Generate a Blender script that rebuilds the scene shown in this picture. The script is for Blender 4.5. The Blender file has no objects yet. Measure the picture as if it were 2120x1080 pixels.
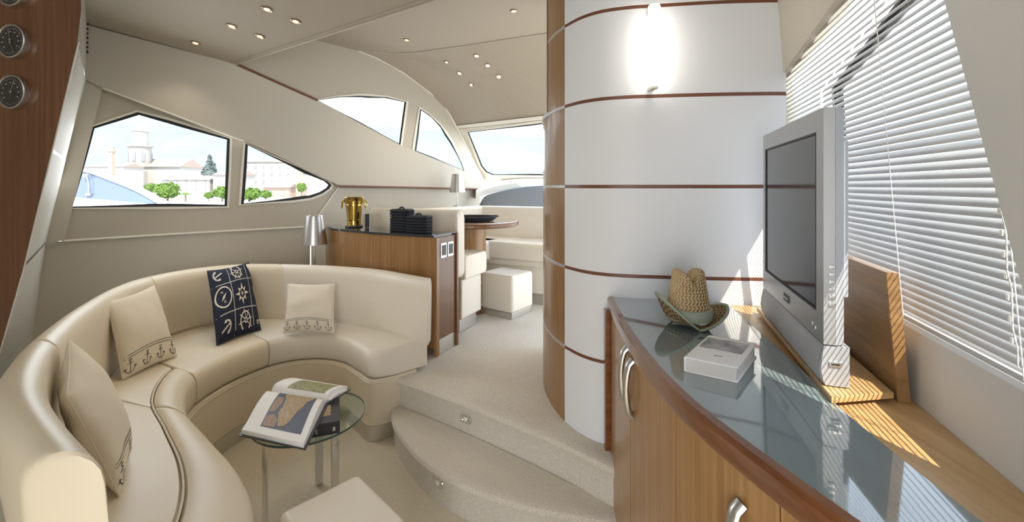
import bpy, bmesh, math, random
from mathutils import Vector, Matrix, noise
from mathutils.geometry import delaunay_2d_cdt
random.seed(7)
PI = math.pi
SC = bpy.context.scene
COL = SC.collection

# ---------------------------------------------------------------- camera, sky, sun, lamps, exposure
EYE = 1.40; F = 900.0; CX = 1060.0; HY = 386.0
cam = bpy.data.cameras.new('camera'); cam.sensor_width = 36; cam.lens = 36*F/2120
cam.shift_y = -(540-HY)/2120; cam.clip_start = .02; cam.clip_end = 4000
camo = bpy.data.objects.new('camera', cam); COL.objects.link(camo)
camo.location = (0, 0, EYE); camo.rotation_euler = (PI/2, 0, 0); SC.camera = camo
SC.view_settings.view_transform = 'Standard'; SC.view_settings.look = 'None'
SC.view_settings.gamma = 1; SC.view_settings.use_curve_mapping = False
SC.view_settings.exposure = 1.10

w = bpy.data.worlds.new('sky'); SC.world = w; w.use_nodes = True
nt = w.node_tree; bg = nt.nodes['Background']
tc = nt.nodes.new('ShaderNodeTexCoord'); sp = nt.nodes.new('ShaderNodeSeparateXYZ'); cr = nt.nodes.new('ShaderNodeValToRGB')
nt.links.new(tc.outputs['Generated'], sp.inputs[0]); nt.links.new(sp.outputs['Z'], cr.inputs[0]); nt.links.new(cr.outputs[0], bg.inputs[0])
cr.color_ramp.elements[0].color = (.92, .96, 1, 1); cr.color_ramp.elements[1].color = (.55, .74, 1, 1)
bg.inputs[1].default_value = 1.4

def lamp(kind, name, loc, energy, color=(1, 1, 1), dirv=None, **kw):
    l = bpy.data.lights.new(name, kind); l.energy = energy; l.color = color
    for k, v in kw.items(): setattr(l, k, v)
    o = bpy.data.objects.new(name, l); COL.objects.link(o); o.location = loc
    if dirv is not None: o.rotation_euler = Vector(dirv).to_track_quat('-Z', 'Y').to_euler()
    return o
SUN = Vector((-.31, .78, -1.0))
lamp('SUN', 'sun', (3, -6, 8), 4.4, (1, .90, .74), SUN, angle=.006)
# added area lamps: fill from the unseen saloon doors, daylight boosters at the windows
lamp('AREA', 'aft_fill', (-.45, -2.3, 1.45), 17, (1, .98, .96), (.22, .97, -.03), shape='RECTANGLE', size=1.5, size_y=1.9)
lamp('AREA', 'daylight_port_window', (-2.35, 2.95, 1.55), 3.5, (.92, .96, 1), (.75, -.66, -.25), shape='RECTANGLE', size=1.1, size_y=.45)
lamp('AREA', 'daylight_windscreen', (.25, 5.2, 1.85), 5, (.95, .98, 1), (-.3, -1, -.25), shape='RECTANGLE', size=1.3, size_y=.5)

# ---------------------------------------------------------------- materials
MATS = {}
def mat(name, col, rough=.5, metal=0, bump=None, var=None, spec=.5, emit=None, trans=None, coat=0, mapscale=None):
    """bump=(scale,strength[,mapping xyz])  var=(scale,amount,other colour)"""
    m = bpy.data.materials.new(name); m.use_nodes = True; n = m.node_tree; b = n.nodes['Principled BSDF']
    c4 = (*col, 1)
    b.inputs['Base Color'].default_value = c4; b.inputs['Roughness'].default_value = rough
    b.inputs['Metallic'].default_value = metal; b.inputs['Specular IOR Level'].default_value = spec
    b.inputs['Coat Weight'].default_value = coat; b.inputs['Coat Roughness'].default_value = .08
    t = n.nodes.new('ShaderNodeTexCoord'); mp = n.nodes.new('ShaderNodeMapping')
    n.links.new(t.outputs['Object'], mp.inputs[0])
    if mapscale: mp.inputs['Scale'].default_value = mapscale
    if var:
        ns = n.nodes.new('ShaderNodeTexNoise'); ns.inputs['Scale'].default_value = var[0]; ns.inputs['Detail'].default_value = 5
        n.links.new(mp.outputs[0], ns.inputs[0])
        r = n.nodes.new('ShaderNodeValToRGB'); n.links.new(ns.outputs[0], r.inputs[0])
        r.color_ramp.elements[0].position = .5-var[1]; r.color_ramp.elements[1].position = .5+var[1]
        r.color_ramp.elements[0].color = c4; r.color_ramp.elements[1].color = (*var[2], 1)
        n.links.new(r.outputs[0], b.inputs['Base Color'])
    if bump:
        ns = n.nodes.new('ShaderNodeTexNoise'); ns.inputs['Scale'].default_value = bump[0]; ns.inputs['Detail'].default_value = 3
        n.links.new((mp if len(bump) < 3 else t).outputs[0 if len(bump) < 3 else 'Object'], ns.inputs[0])
        bp = n.nodes.new('ShaderNodeBump'); bp.inputs['Strength'].default_value = bump[1]; bp.inputs['Distance'].default_value = .004
        n.links.new(ns.outputs[0], bp.inputs['Height']); n.links.new(bp.outputs[0], b.inputs['Normal'])
    if emit:
        b.inputs['Emission Color'].default_value = (*emit[0], 1); b.inputs['Emission Strength'].default_value = emit[1]
    MATS[name] = m
    return m
def wood(name, a, b_, c, scale=(70, 70, 1.6), rough=.35, coat=.25):
    m = mat(name, a, rough, coat=coat, mapscale=scale)
    n = m.node_tree; b = n.nodes['Principled BSDF']; mp = [x for x in n.nodes if x.type == 'MAPPING'][0]
    ns = n.nodes.new('ShaderNodeTexNoise'); ns.inputs['Scale'].default_value = 1.0; ns.inputs['Detail'].default_value = 6; ns.inputs['Roughness'].default_value = .65
    n.links.new(mp.outputs[0], ns.inputs[0])
    r = n.nodes.new('ShaderNodeValToRGB'); n.links.new(ns.outputs[0], r.inputs[0]); e = r.color_ramp.elements
    e[0].position = .32; e[0].color = (*b_, 1); e[1].position = .68; e[1].color = (*c, 1); x = e.new(.5); x.color = (*a, 1)
    n.links.new(r.outputs[0], b.inputs['Base Color'])
    bp = n.nodes.new('ShaderNodeBump'); bp.inputs['Strength'].default_value = .06; bp.inputs['Distance'].default_value = .001
    n.links.new(ns.outputs[0], bp.inputs['Height']); n.links.new(bp.outputs[0], b.inputs['Normal'])
    return m
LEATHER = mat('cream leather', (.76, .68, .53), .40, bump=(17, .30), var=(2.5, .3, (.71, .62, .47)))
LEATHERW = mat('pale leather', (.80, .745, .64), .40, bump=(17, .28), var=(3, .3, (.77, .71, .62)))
SEAM = mat('seam thread', (.42, .36, .27), .8)
PANEL = mat('cream wall lining', (.49, .445, .37), .62, bump=(180, .05))
PANELHI = mat('light wall lining', (.54, .50, .425), .55, bump=(180, .05))
CEIL = mat('ceiling lining', (.41, .36, .29), .7, bump=(120, .05))
FRAME = mat('white gelcoat frame', (.80, .765, .68), .4)
WHITE = mat('white lacquered panel', (.80, .82, .86), .5, bump=(90, .03))
STARB = mat('white side lining', (.74, .745, .74), .5)
CREAMW = mat('warm cream side lining', (.74, .68, .58), .55)
TRIMW = mat('dark red wood trim', (.17, .065, .035), .4)
RIM = wood('varnished cherry rim', (.19, .068, .024), (.14, .046, .015), (.26, .10, .035), (9, 3, 30), .22, .6)
TEAK = wood('striped oak veneer', (.31, .165, .062), (.24, .118, .038), (.39, .225, .092))
TEAKD = wood('dark oak veneer', (.16, .068, .022), (.12, .048, .015), (.20, .09, .032))
TEAKL = wood('light oak veneer', (.52, .33, .15), (.41, .245, .10), (.62, .42, .21), (22, 2.2, 60), .35, .2)
TEAKF = wood('front oak veneer', (.38, .205, .075), (.30, .148, .050), (.465, .27, .11), (85, 85, 1.2))
BOARD = wood('oak board', (.26, .14, .052), (.19, .10, .035), (.32, .185, .075), (4, 4, 55))
METAL = mat('brushed steel', (.62, .62, .62), .32, 1)
SATIN = mat('satin steel strip', (.60, .60, .61), .42, .8)
CHROME = mat('chrome', (.80, .80, .80), .10, 1)
KICK = mat('steel kick plate', (.66, .64, .60), .36, .9)
BRASS = mat('polished brass', (.50, .35, .09), .16, 1)
BLACK = mat('black rope', (.012, .014, .022), .75, bump=(260, .4))
BLACKP = mat('black gasket', (.012, .012, .014), .5)
DGLASS = mat('dark glass top', (.035, .042, .048), .04, coat=.5)
COUNTER = mat('blue grey back painted glass', (.20, .262, .285), .03, coat=1, spec=.8)
SCREEN = mat('tv screen', (.035, .037, .04), .10, spec=.6)
SILVER = mat('silver plastic', (.46, .47, .48), .32, .55)
SILVER2 = mat('silver side plastic', (.43, .445, .48), .36, .25)
GRILLE = mat('speaker grille', (.50, .51, .53), .45, .5, bump=(900, .6))
CARPET = mat('beige loop carpet', (.80, .755, .68), .95, bump=(230, 1.0), var=(230, .14, (.63, .58, .50)), spec=.1)
CARPETW = mat('lower beige loop carpet', (.80, .74, .61), .95, bump=(230, 1.0), var=(230, .14, (.64, .57, .43)), spec=.1)
SLAT = mat('aluminium slat', (.61, .61, .61), .36, .3)
CORD = mat('white cord', (.85, .85, .83), .6)
PAPER = mat('paper', (.90, .90, .91), .6)
PAPERE = mat('page edges', (.72, .71, .69), .8, mapscale=(1, 1, 1), bump=(700, .3))
CLOTH = mat('natural canvas', (.76, .68, .54), .9, bump=(420, .25))
CLOTHW = mat('pale canvas', (.80, .74, .63), .9, bump=(420, .25))
NAVY = mat('navy canvas', (.008, .012, .035), .85, bump=(420, .2))
PRINT = mat('cream print', (.72, .67, .58), .85)
PRINTG = mat('grey print', (.42, .43, .42), .85)
STITCH = mat('black stitching', (.03, .028, .035), .9)
STRAW = mat('straw', (.52, .38, .20), .8, var=(60, .2, (.62, .48, .28)))
STRAWD = mat('dark straw', (.10, .055, .025), .85)
STRAWL = mat('pale straw', (.64, .50, .30), .8, var=(80, .2, (.50, .36, .19)))
GREENF = mat('sage cotton band', (.36, .42, .33), .85, bump=(300, .3))
DASH = mat('grey dashboard cover', (.22, .235, .25), .8, bump=(200, .1))
LAMPON = mat('lit lamp', (1, .9, .7), .5, emit=((1, .82, .55), 9))
TUBE = mat('lit opal tube', (1, 1, 1), .4, emit=((1, .93, .80), 3.2))
DIAL = mat('black dial', (.012, .012, .014), .25, coat=.6)
DIALW = mat('dial marks', (.45, .45, .42), .5)
RUBBER = mat('dark plastic', (.05, .05, .055), .45)
DARKCOVER = mat('dark book cover', (.02, .02, .028), .3, coat=.3)

def glassmat(name, tint, refl=.08):
    m = bpy.data.materials.new(name); m.use_nodes = True; n = m.node_tree; n.nodes.clear()
    o = n.nodes.new('ShaderNodeOutputMaterial'); mx = n.nodes.new('ShaderNodeMixShader'); tr = n.nodes.new('ShaderNodeBsdfTransparent'); gl = n.nodes.new('ShaderNodeBsdfGlossy')
    lw = n.nodes.new('ShaderNodeLayerWeight'); pw = n.nodes.new('ShaderNodeMath'); pw.operation = 'POWER'; pw.inputs[1].default_value = 4.5; lw.inputs[0].default_value = .5
    fr = n.nodes.new('ShaderNodeMath'); fr.operation = 'MULTIPLY_ADD'; fr.inputs[1].default_value = .7; fr.inputs[2].default_value = .045
    n.links.new(lw.outputs['Facing'], pw.inputs[0]); n.links.new(pw.outputs[0], fr.inputs[0])
    tr.inputs[0].default_value = (*tint, 1); gl.inputs['Roughness'].default_value = .02
    n.links.new(fr.outputs[0], mx.inputs[0]); n.links.new(tr.outputs[0], mx.inputs[1]); n.links.new(gl.outputs[0], mx.inputs[2]); n.links.new(mx.outputs[0], o.inputs[0])
    return m
PANE = glassmat('window glass', (.95, .97, .98))
TGLASS = glassmat('table glass', (.86, .93, .90))

def imgmat(name, cols, scale, detail=6):
    m = mat(name, cols[0], .45); n = m.node_tree; b = n.nodes['Principled BSDF']
    t = n.nodes.new('ShaderNodeTexCoord'); ns = n.nodes.new('ShaderNodeTexNoise'); ns.inputs['Scale'].default_value = scale; ns.inputs['Detail'].default_value = detail
    n.links.new(t.outputs['Object'], ns.inputs[0]); r = n.nodes.new('ShaderNodeValToRGB'); n.links.new(ns.outputs[0], r.inputs[0])
    e = r.color_ramp.elements; k = len(cols)
    e[0].position = .3; e[0].color = (*cols[0], 1); e[1].position = .7; e[1].color = (*cols[-1], 1)
    for i in range(1, k-1):
        x = e.new(.3+.4*i/(k-1)); x.color = (*cols[i], 1)
    n.links.new(r.outputs[0], b.inputs['Base Color']); return m
SEA = imgmat('map sea', [(.06, .08, .13), (.09, .10, .15)], 30)
LAND = imgmat('map land', [(.20, .15, .08), (.50, .40, .22), (.30, .16, .08), (.58, .48, .28), (.28, .24, .12)], 130)
MAPRED = imgmat('map ornament', [(.28, .13, .09), (.36, .24, .14), (.22, .12, .10)], 80)
LANDG = imgmat('map green plate', [(.22, .24, .10), (.36, .34, .17), (.20, .21, .09)], 50)
PHOTO = imgmat('grey sky photo', [(.06, .06, .06), (.22, .22, .23), (.55, .55, .56)], 16, 3)

# ---------------------------------------------------------------- helpers
def U(px, py, Y): return Vector(((px-CX)/F*Y, Y, EYE-(py-HY)/F*Y))
def UZ(px, py, z): return U(px, py, (EYE-z)*F/(py-HY))
INV = {}
def thing(name, label, cat, loc=(0, 0, 0), rz=0, group=None, kind=None):
    o = bpy.data.objects.new(name, None); COL.objects.link(o); o.location = loc; o.rotation_euler = (0, 0, rz)
    o.empty_display_size = .1
    if label: o['label'] = label
    if cat: o['category'] = cat
    if group: o['group'] = group
    if kind: o['kind'] = kind
    INV[o.name] = (Matrix.Translation(Vector(loc)) @ Matrix.Rotation(rz, 4, 'Z')).inverted()
    return o
def obj(name, bm, m, parent=None, world=False, smooth=True, label=None, cat=None, kind=None, group=None, recalc=True):
    if parent is not None and world: bm.transform(INV[top(parent).name])
    if recalc: bmesh.ops.recalc_face_normals(bm, faces=bm.faces)
    me = bpy.data.meshes.new(name); bm.to_mesh(me); bm.free()
    for mm in (m if isinstance(m, (list, tuple)) else [m]): me.materials.append(mm)
    if smooth:
        for p in me.polygons: p.use_smooth = True
        try: me.set_sharp_from_angle(angle=math.radians(35))
        except Exception: pass
    o = bpy.data.objects.new(name, me); COL.objects.link(o)
    if smooth and len(me.polygons) < 160:
        wn = o.modifiers.new('weighted', 'WEIGHTED_NORMAL'); wn.keep_sharp = True
    if parent is not None: o.parent = parent
    if label: o['label'] = label
    if cat: o['category'] = cat
    if kind: o['kind'] = kind
    if group: o['group'] = group
    return o
def top(o):
    while o.parent is not None: o = o.parent
    return o
def struct(name, bm, m, parent=None, label=None, **k):
    return obj(name, bm, m, parent, kind=None if parent else 'structure', label=label, **k)
def B(): return bmesh.new()
def copy_tree(o, parent=None):
    c = o.copy(); COL.objects.link(c)
    if parent is not None: c.parent = parent
    for ch in list(o.children): copy_tree(ch, c)
    return c
def box(bm, c, s, rz=0, bev=0, M=None, seg=2):
    r = bmesh.ops.create_cube(bm, size=1)
    vs = r['verts']
    mt = Matrix.Translation(Vector(c)) @ Matrix.Rotation(rz, 4, 'Z') @ Matrix.Diagonal((*s, 1))
    if M is not None: mt = M @ mt
    bmesh.ops.transform(bm, matrix=mt, verts=vs)
    if bev:
        es = list({e for v in vs for e in v.link_edges})
        bmesh.ops.bevel(bm, geom=es, offset=bev, segments=seg, profile=.5, affect='EDGES')
def rings(bm, R, closed=True, cap=True, loop=False):
    """skin a list of rings (lists of points)"""
    vs = [[bm.verts.new(p) for p in r] for r in R]
    n = len(R[0]); L = len(vs)
    for i in range(L if loop else L-1):
        a, b = vs[i], vs[(i+1) % L]
        for j in range(n if closed else n-1):
            k = (j+1) % n
            try: bm.faces.new((a[j], a[k], b[k], b[j]))
            except ValueError: pass
    if cap and closed and not loop:
        bm.faces.new(vs[0][::-1]); bm.faces.new(vs[-1])
    return vs
def lathe(bm, prof, n=32, c=(0, 0, 0), sx=1, sy=1):
    R = []
    for r, z in prof:
        R.append([Vector((c[0]+r*sx*math.cos(2*PI*k/n), c[1]+r*sy*math.sin(2*PI*k/n), c[2]+z)) for k in range(n)])
    rings(bm, R, True, True)
def tube(bm, pts, r, n=8, closed=False, cap=True, flat=None):
    pts = [Vector(p) for p in pts]; R = []; L = len(pts); prev = None
    for i, p in enumerate(pts):
        a = pts[(i-1) % L] if closed or i > 0 else p; b = pts[(i+1) % L] if closed or i < L-1 else p
        t = (b-a).normalized()
        u = prev if prev is not None else (Vector((0, 0, 1)) if abs(t.z) < .9 else Vector((1, 0, 0)))
        u = (u-t*u.dot(t)).normalized(); prev = u; v = t.cross(u)
        rr = r[i] if isinstance(r, (list, tuple)) else r
        R.append([p+u*rr*math.cos(2*PI*k/n)*(flat or 1)+v*rr*math.sin(2*PI*k/n) for k in range(n)])
    rings(bm, R, True, cap and not closed, closed)
def prism(bm, poly, z0, z1, bev=0):
    """horizontal polygon extruded from z0 to z1"""
    a = [bm.verts.new((p[0], p[1], z0)) for p in poly]; b = [bm.verts.new((p[0], p[1], z1)) for p in poly]
    fs = [bm.faces.new(a[::-1]), bm.faces.new(b)]
    n = len(poly)
    for i in range(n): bm.faces.new((a[i], a[(i+1) % n], b[(i+1) % n], b[i]))
    if bev:
        es = [e for e in fs[1].edges]
        bmesh.ops.bevel(bm, geom=es, offset=bev, segments=3, profile=.5, affect='EDGES')
def cr_spline(P, n):
    """catmull-rom resample, n per segment"""
    P = [Vector(p) for p in P]; out = []
    for i in range(len(P)-1):
        p0 = P[max(i-1, 0)]; p1 = P[i]; p2 = P[i+1]; p3 = P[min(i+2, len(P)-1)]
        for k in range(n):
            t = k/n
            out.append(.5*((2*p1)+(p2-p0)*t+(2*p0-5*p1+4*p2-p3)*t*t+(3*p1-p0-3*p2+p3)*t**3))
    out.append(P[-1]); return out
def ribbon(bm, top_, bot, th=None):
    vs = [[bm.verts.new(a), bm.verts.new(b)] for a, b in zip(top_, bot)]
    for i in range(len(vs)-1): bm.faces.new((vs[i][0], vs[i][1], vs[i+1][1], vs[i+1][0]))
def inpoly(p, poly):
    x, y = p; c = False; j = len(poly)-1
    for i in range(len(poly)):
        xi, yi = poly[i][:2]; xj, yj = poly[j][:2]
        if (yi > y) != (yj > y) and x < (xj-xi)*(y-yi)/(yj-yi)+xi: c = not c
        j = i
    return c
def sub(poly, step):
    out = []
    for i in range(len(poly)):
        a = Vector(poly[i][:2]); b = Vector(poly[(i+1) % len(poly)][:2]); n = max(1, int((b-a).length/step))
        out += [a.lerp(b, k/n) for k in range(n)]
    return out
def flatmesh(bm, outer, holes, fn, th=0, step=30, grid=0, back=None):
    """triangulate a 2D outline with holes, map it to 3D with fn(x, y, off); th = thickness behind"""
    outer = sub(outer, step); holes = [sub(h, step) for h in holes]
    pts = []; loops = []
    for L in [outer]+holes:
        s = len(pts); pts += [Vector(p) for p in L]; loops.append(list(range(s, s+len(L))))
    if grid:
        xs = [p.x for p in outer]; ys = [p.y for p in outer]; x = min(xs)+grid
        while x < max(xs):
            y = min(ys)+grid
            while y < max(ys):
                if inpoly((x, y), outer) and not any(inpoly((x, y), h) for h in holes): pts.append(Vector((x, y)))
                y += grid
            x += grid
    ed = [(L[i], L[(i+1) % len(L)]) for L in loops for i in range(len(L))]
    co, e, f, ov, oe, of = delaunay_2d_cdt(pts, ed, [], 0, 1e-4)
    V = [bm.verts.new(fn(p.x, p.y, 0)) for p in co]; tri = []
    for t in f:
        c = sum((co[i] for i in t), Vector((0, 0)))/len(t)
        if inpoly(c, outer) and not any(inpoly(c, h) for h in holes):
            tri.append(t)
            try: bm.faces.new([V[i] for i in t])
            except ValueError: pass
    if th:
        V2 = [bm.verts.new(fn(p.x, p.y, -th)) for p in co]
        cnt = {}
        for t in tri:
            try: bm.faces.new([V2[i] for i in reversed(t)])
            except ValueError: pass
            for i in range(len(t)):
                k = (t[i], t[(i+1) % len(t)]); cnt[k] = 1
        for (a, b_) in list(cnt):
            if (b_, a) not in cnt:
                try: bm.faces.new((V[b_], V[a], V2[a], V2[b_]))
                except ValueError: pass
    for v in [v for v in bm.verts if not v.link_faces]: bm.verts.remove(v)
def plane_fn(p0, p1, p2):
    n = (Vector(p1)-Vector(p0)).cross(Vector(p2)-Vector(p0)).normalized(); c = Vector((0, 0, EYE))
    if n.dot(c-Vector(p0)) < 0: n = -n
    def fn(px, py, off=0):
        d = Vector(((px-CX)/F, 1, -(py-HY)/F)); q = Vector(p0)+n*off
        return c+d*((q-c).dot(n)/d.dot(n))
    return fn

# ---------------------------------------------------------------- port side lining: ruled vertical surface over a plan curve
PLAN = cr_spline([(-3.55, 1.9), (-2.714, 2.635), (-2.19, 3.10), (-1.665, 3.60), (-1.12, 4.25), (-.60, 4.95), (-.30, 5.6), (0, 6.4)], 10)
def planoff(off):
    out = []
    for i, p in enumerate(PLAN):
        t = (PLAN[min(i+1, len(PLAN)-1)]-PLAN[max(i-1, 0)]).normalized(); out.append(p+Vector((t.y, -t.x))*off)
    return out
PO = {}
def W(px, py, off=0):
    k = round(off, 4)
    if k not in PO: PO[k] = planoff(off)
    L = PO[k]; r = (px-CX)/F
    for i in range(len(L)-1):
        a, b = L[i], L[i+1]; fa = a.x-r*a.y; fb = b.x-r*b.y
        if fa <= 0 <= fb or i == len(L)-2 or (i == 0 and fa > 0):
            t = fa/(fa-fb); Y = a.y+(b.y-a.y)*t
            return Vector((r*Y, Y, EYE-(py-HY)/F*Y))
W1 = [(145, 430), (190, 263), (285, 232), (350, 249), (476, 287), (474, 350), (470, 427), (300, 428)]
W2 = [(499, 423), (508, 297), (560, 321), (620, 347), (678, 375), (686, 383), (682, 390), (668, 400), (645, 409), (610, 414)]
W3 = [(655, 207), (700, 200), (745, 198), (800, 201), (841, 211), (829, 300), (740, 254)]
W4 = [(858, 313), (870, 225), (890, 238), (912, 260), (935, 295), (955, 335), (962, 355), (910, 335)]
ARCH = [(664, 75), (734, 102), (779, 120), (832, 149), (889, 191), (925, 228), (950, 265), (975, 320), (1003, 372)]
bm = B()
flatmesh(bm, [(128, 500), (176, 172), (184, 40), (330, 10), (480, 20), (560, 30)]+ARCH+[(985, 388), (955, 440), (700, 480), (640, 470)], [W1, W2, W3, W4], W, .05, 25, 40)
wl = struct('wall_left', bm, PANEL, recalc=True)
# upper proud diagonal lining
DIAG = [(176, 50), (200, 57), (490, 133), (657, 207), (829, 300), (962, 354), (1003, 374), (990, 391), (850, 388), (703, 384), (690, 378), (600, 334), (505, 291), (430, 270), (330, 226), (212, 181), (176, 165)]
bm = B(); flatmesh(bm, DIAG, [], lambda x, y, o: W(x, y, .045+o), .04, 25, 40); obj('lining_panel', bm, PANELHI, wl, label='light diagonal padded lining panel above the lower windows')
def strip_on(fn, pts, wdt, off, name, m, parent, n=8):
    bm = B(); P = cr_spline([(*p, 0) for p in pts], n) if len(pts) > 2 else [Vector((*pts[0], 0)).lerp(Vector((*pts[1], 0)), k/12) for k in range(13)]
    tube(bm, [fn(p.x, p.y, off) for p in P], wdt, 6)
    return obj(name, bm, m, parent)
strip_on(W, [(490, 133), (657, 207)], .009, .05, 'wood_strip', TRIMW, wl)
strip_on(W, [(703, 385), (990, 391)], .009, .05, 'wood_strip', TRIMW, wl)
strip_on(W, [(128, 499), (400, 482), (642, 469)], .007, .0, 'ledge_bead', FRAME, wl)
strip_on(W, [(642, 469), (700, 388)], .007, .005, 'ledge_bead', FRAME, wl)
strip_on(W, [(212, 182), (505, 292)], .006, .05, 'ledge_bead', FRAME, wl)
strip_on(W, ARCH[1:6]+[(975, 320)], .008, .0, 'arch_bead', FRAME, wl)
# lower lining below the ledge, and behind the dining bench
bm = B(); flatmesh(bm, [(-120, 512), (128, 499), (400, 482), (642, 469), (642, 700), (-120, 900)], [], lambda x, y, o: W(x, y, -.012+o), .04, 40, 60)
obj('lower_lining', bm, PANELHI, wl)
bm = B(); flatmesh(bm, [(644, 468), (700, 388), (990, 391), (1000, 440), (960, 620), (644, 700)], [], lambda x, y, o: W(x, y, .01+o), .04, 40, 50)
obj('lower_lining', bm, PANELHI, wl)
# windows
def window(name, poly, fn, seal, off=.0):
    t = thing(name, None, None, (0, 0, 0), kind='structure')
    c = Vector((sum(p[0] for p in poly)/len(poly), sum(p[1] for p in poly)/len(poly)))
    bm = B(); flatmesh(bm, poly, [], lambda x, y, o: fn(x, y, -.035+o), 0, 30, 60); obj('pane', bm, PANE, t)
    L = sub(poly, 15)
    inner = [Vector(p)+(c-Vector(p)).normalized()*seal for p in L]
    bm = B(); R = []
    for a, b_ in zip(L, inner):
        R.append([fn(a.x, a.y, -.006), fn(b_.x, b_.y, -.008), fn(b_.x, b_.y, -.030), fn(a.x, a.y, -.032)])
    rings(bm, R, True, False, True); obj('gasket', bm, BLACKP, t)
    bm = B(); out = [Vector(p)-(c-Vector(p)).normalized()*5 for p in L]; R = []
    for a, b_ in zip(L, out):
        R.append([fn(a.x, a.y, -.004), fn(a.x, a.y, .006), fn(b_.x, b_.y, .006), fn(b_.x, b_.y, -.004)])
    rings(bm, R, True, False, True); obj('surround', bm, FRAME, t)
    return t
window('window_1', W1, W, 6.5); window('window_2', W2, W, 6.5)
window('window_3', W3, W, 4); window('window_4', W4, W, 4)

# windscreen wall
WTL, WTR, WBL = Vector((-.6, 4.9, 2.08)), Vector((.33, 4.43, 2.06)), Vector((-.32, 5.5, 1.54))
WSF = plane_fn(WTL, WTR, WBL)
WS = [(968, 273), (1126, 254), (1300, 236), (1300, 362), (1126, 363), (1020, 362), (1006, 356), (996, 344)]
bm = B(); flatmesh(bm, [(930, 262), (1140, 238), (1420, 215), (1420, 380), (1126, 372), (1040, 376), (1000, 395), (985, 372)], [WS], WSF, .05, 30, 60)
wf = struct('wall_front', bm, FRAME)
window('window_5', WS, WSF, 3)
# dashboard: cream moulding below the windscreen and grey cover
bm = B()
T = cr_spline([(985, 397, 4.95), (1010, 388, 5.0), (1060, 377, 5.05), (1126, 371, 5.05), (1260, 366, 5.05)], 6)
rings(bm, [[U(p.x, p.y-8, p.z+.45), U(p.x, p.y-4, p.z+.2), U(p.x, p.y+2, p.z), U(p.x, p.y+14, p.z-.02), U(p.x, p.y+14, p.z+.45)] for p in T])
obj('dash_moulding', bm, FRAME, wf)
bm = B()
T = cr_spline([(993, 423, 4.95), (1004, 406, 4.93), (1030, 397, 4.9), (1070, 388, 4.88), (1126, 383, 4.85), (1260, 378, 4.8)], 6)
rings(bm, [[U(p.x, p.y, p.z+.15), U(p.x, p.y+1, p.z+.02), U(p.x, p.y+5, p.z), U(p.x, 436, p.z-.06), U(p.x, 436, p.z+.15)] for p in T])
obj('instrument_cover', bm, DASH, wf, label='grey fabric dashboard cover under the windscreen')

# ---------------------------------------------------------------- ceilings
P1 = W(184, 50, .05); P2 = W(490, 133, .05); P3 = U(905, 0, 2.12)
CF = plane_fn(P1, P2, P3)
def on_plane(x, y):
    n = (P2-P1).cross(P3-P1); return Vector((x, y, P1.z-(n.x*(x-P1.x)+n.y*(y-P1.y))/n.z))
e = (P3-P2); q = P3+e*.9
q = P3+e*.62
sa, sb_ = Vector((.93, 1.40, 0)), Vector((-.10, -1.75, 0))
poly = [P1+Vector((-.6, -.4, 0)), P2-e*.12, P2, P3, q, sa, sb_, Vector((-.10, -3.0, 0)), Vector((-3.2, -3.0, 0)), Vector((-3.2, 1.9, 0))]
bm = B()
a = [bm.verts.new(on_plane(p.x, p.y)) for p in poly]; b = [bm.verts.new(on_plane(p.x, p.y)+Vector((0, 0, .07))) for p in poly]
bm.faces.new(a); bm.faces.new(b[::-1])
for i in range(len(a)): bm.faces.new((a[i], a[(i+1) % len(a)], b[(i+1) % len(a)], b[i]))
ceil = struct('ceiling', bm, CEIL)
bm = B(); tube(bm, [on_plane(P2.x, P2.y)+Vector((0, 0, .0)), on_plane(P3.x, P3.y), on_plane(q.x, q.y)], .006, 6); obj('edge_bead', bm, PANELHI, ceil)
ZF = 2.62
bm = B(); R = []
for p in (P2-e*.12, P2, P3, q, sa, sb_):
    z_ = on_plane(p.x, p.y).z; R.append([Vector((p.x, p.y, z_+.002)), Vector((p.x, p.y, ZF+.06)), Vector((p.x-.02, p.y-.03, ZF+.06)), Vector((p.x-.02, p.y-.03, z_+.002))])
rings(bm, R); obj('fascia', bm, CEIL, ceil)
c1 = [UZ(p[0], p[1], ZF) for p in [(664, 75), (734, 103), (807, 110), (860, 108), (970, 93), (1133, 68)]]
bm = B()
flat = [(c.x, c.y) for c in c1]
flat = [(-3.0, 3.2), (-1.9, 4.3), (-1.45, 4.3)]+flat[1:]+[(1.25, 2.3), (.95, 1.42), (-3.0, .5)]
prism(bm, flat, ZF, ZF+.05); obj('forward_panel', bm, CEIL, ceil)
# sloping forward ceiling down to the windscreen
Lp = [W(*p) for p in [(734, 102), (779, 120), (832, 149), (889, 191), (925, 228), (950, 266)]]
seam = [UZ(p[0], p[1], ZF) for p in [(807, 110), (860, 108), (970, 93), (1133, 68)]]+[Vector((1.25, 2.3, ZF))]
def seam_at(t):
    P = [Lp[0]]+seam; k = t*(len(P)-1); i = min(int(k), len(P)-2); return P[i].lerp(P[i+1], k-i)
FE = [WTL+Vector((-.04, -.02, .03)), WTR+(WTR-WTL)*1.6+Vector((0, 0, .03))]
rows = []
for i in range(len(Lp)*4-3):
    s = i/(len(Lp)*4-4); k = s*(len(Lp)-1); j = min(int(k), len(Lp)-2); l = Lp[j].lerp(Lp[j+1], k-j)
    row = []
    for m_ in range(21):
        t = m_/20; a = seam_at(t); b_ = FE[0].lerp(FE[1], t)
        p = a.lerp(b_, s); p.z += (math.sin(s*PI*.5)*0.0)+.09*math.sin(s*PI)*min(1, t*6+.0)
        # blend to the left boundary
        l0 = seam_at(0).lerp(FE[0], s); p += (l-l0)*max(0, 1-t*2.2)
        row.append(p)
    rows.append(row)
bm = B(); rings(bm, rows, False, False); sc = obj('sloping_panel', bm, CEIL, ceil)
SL = rows
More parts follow.
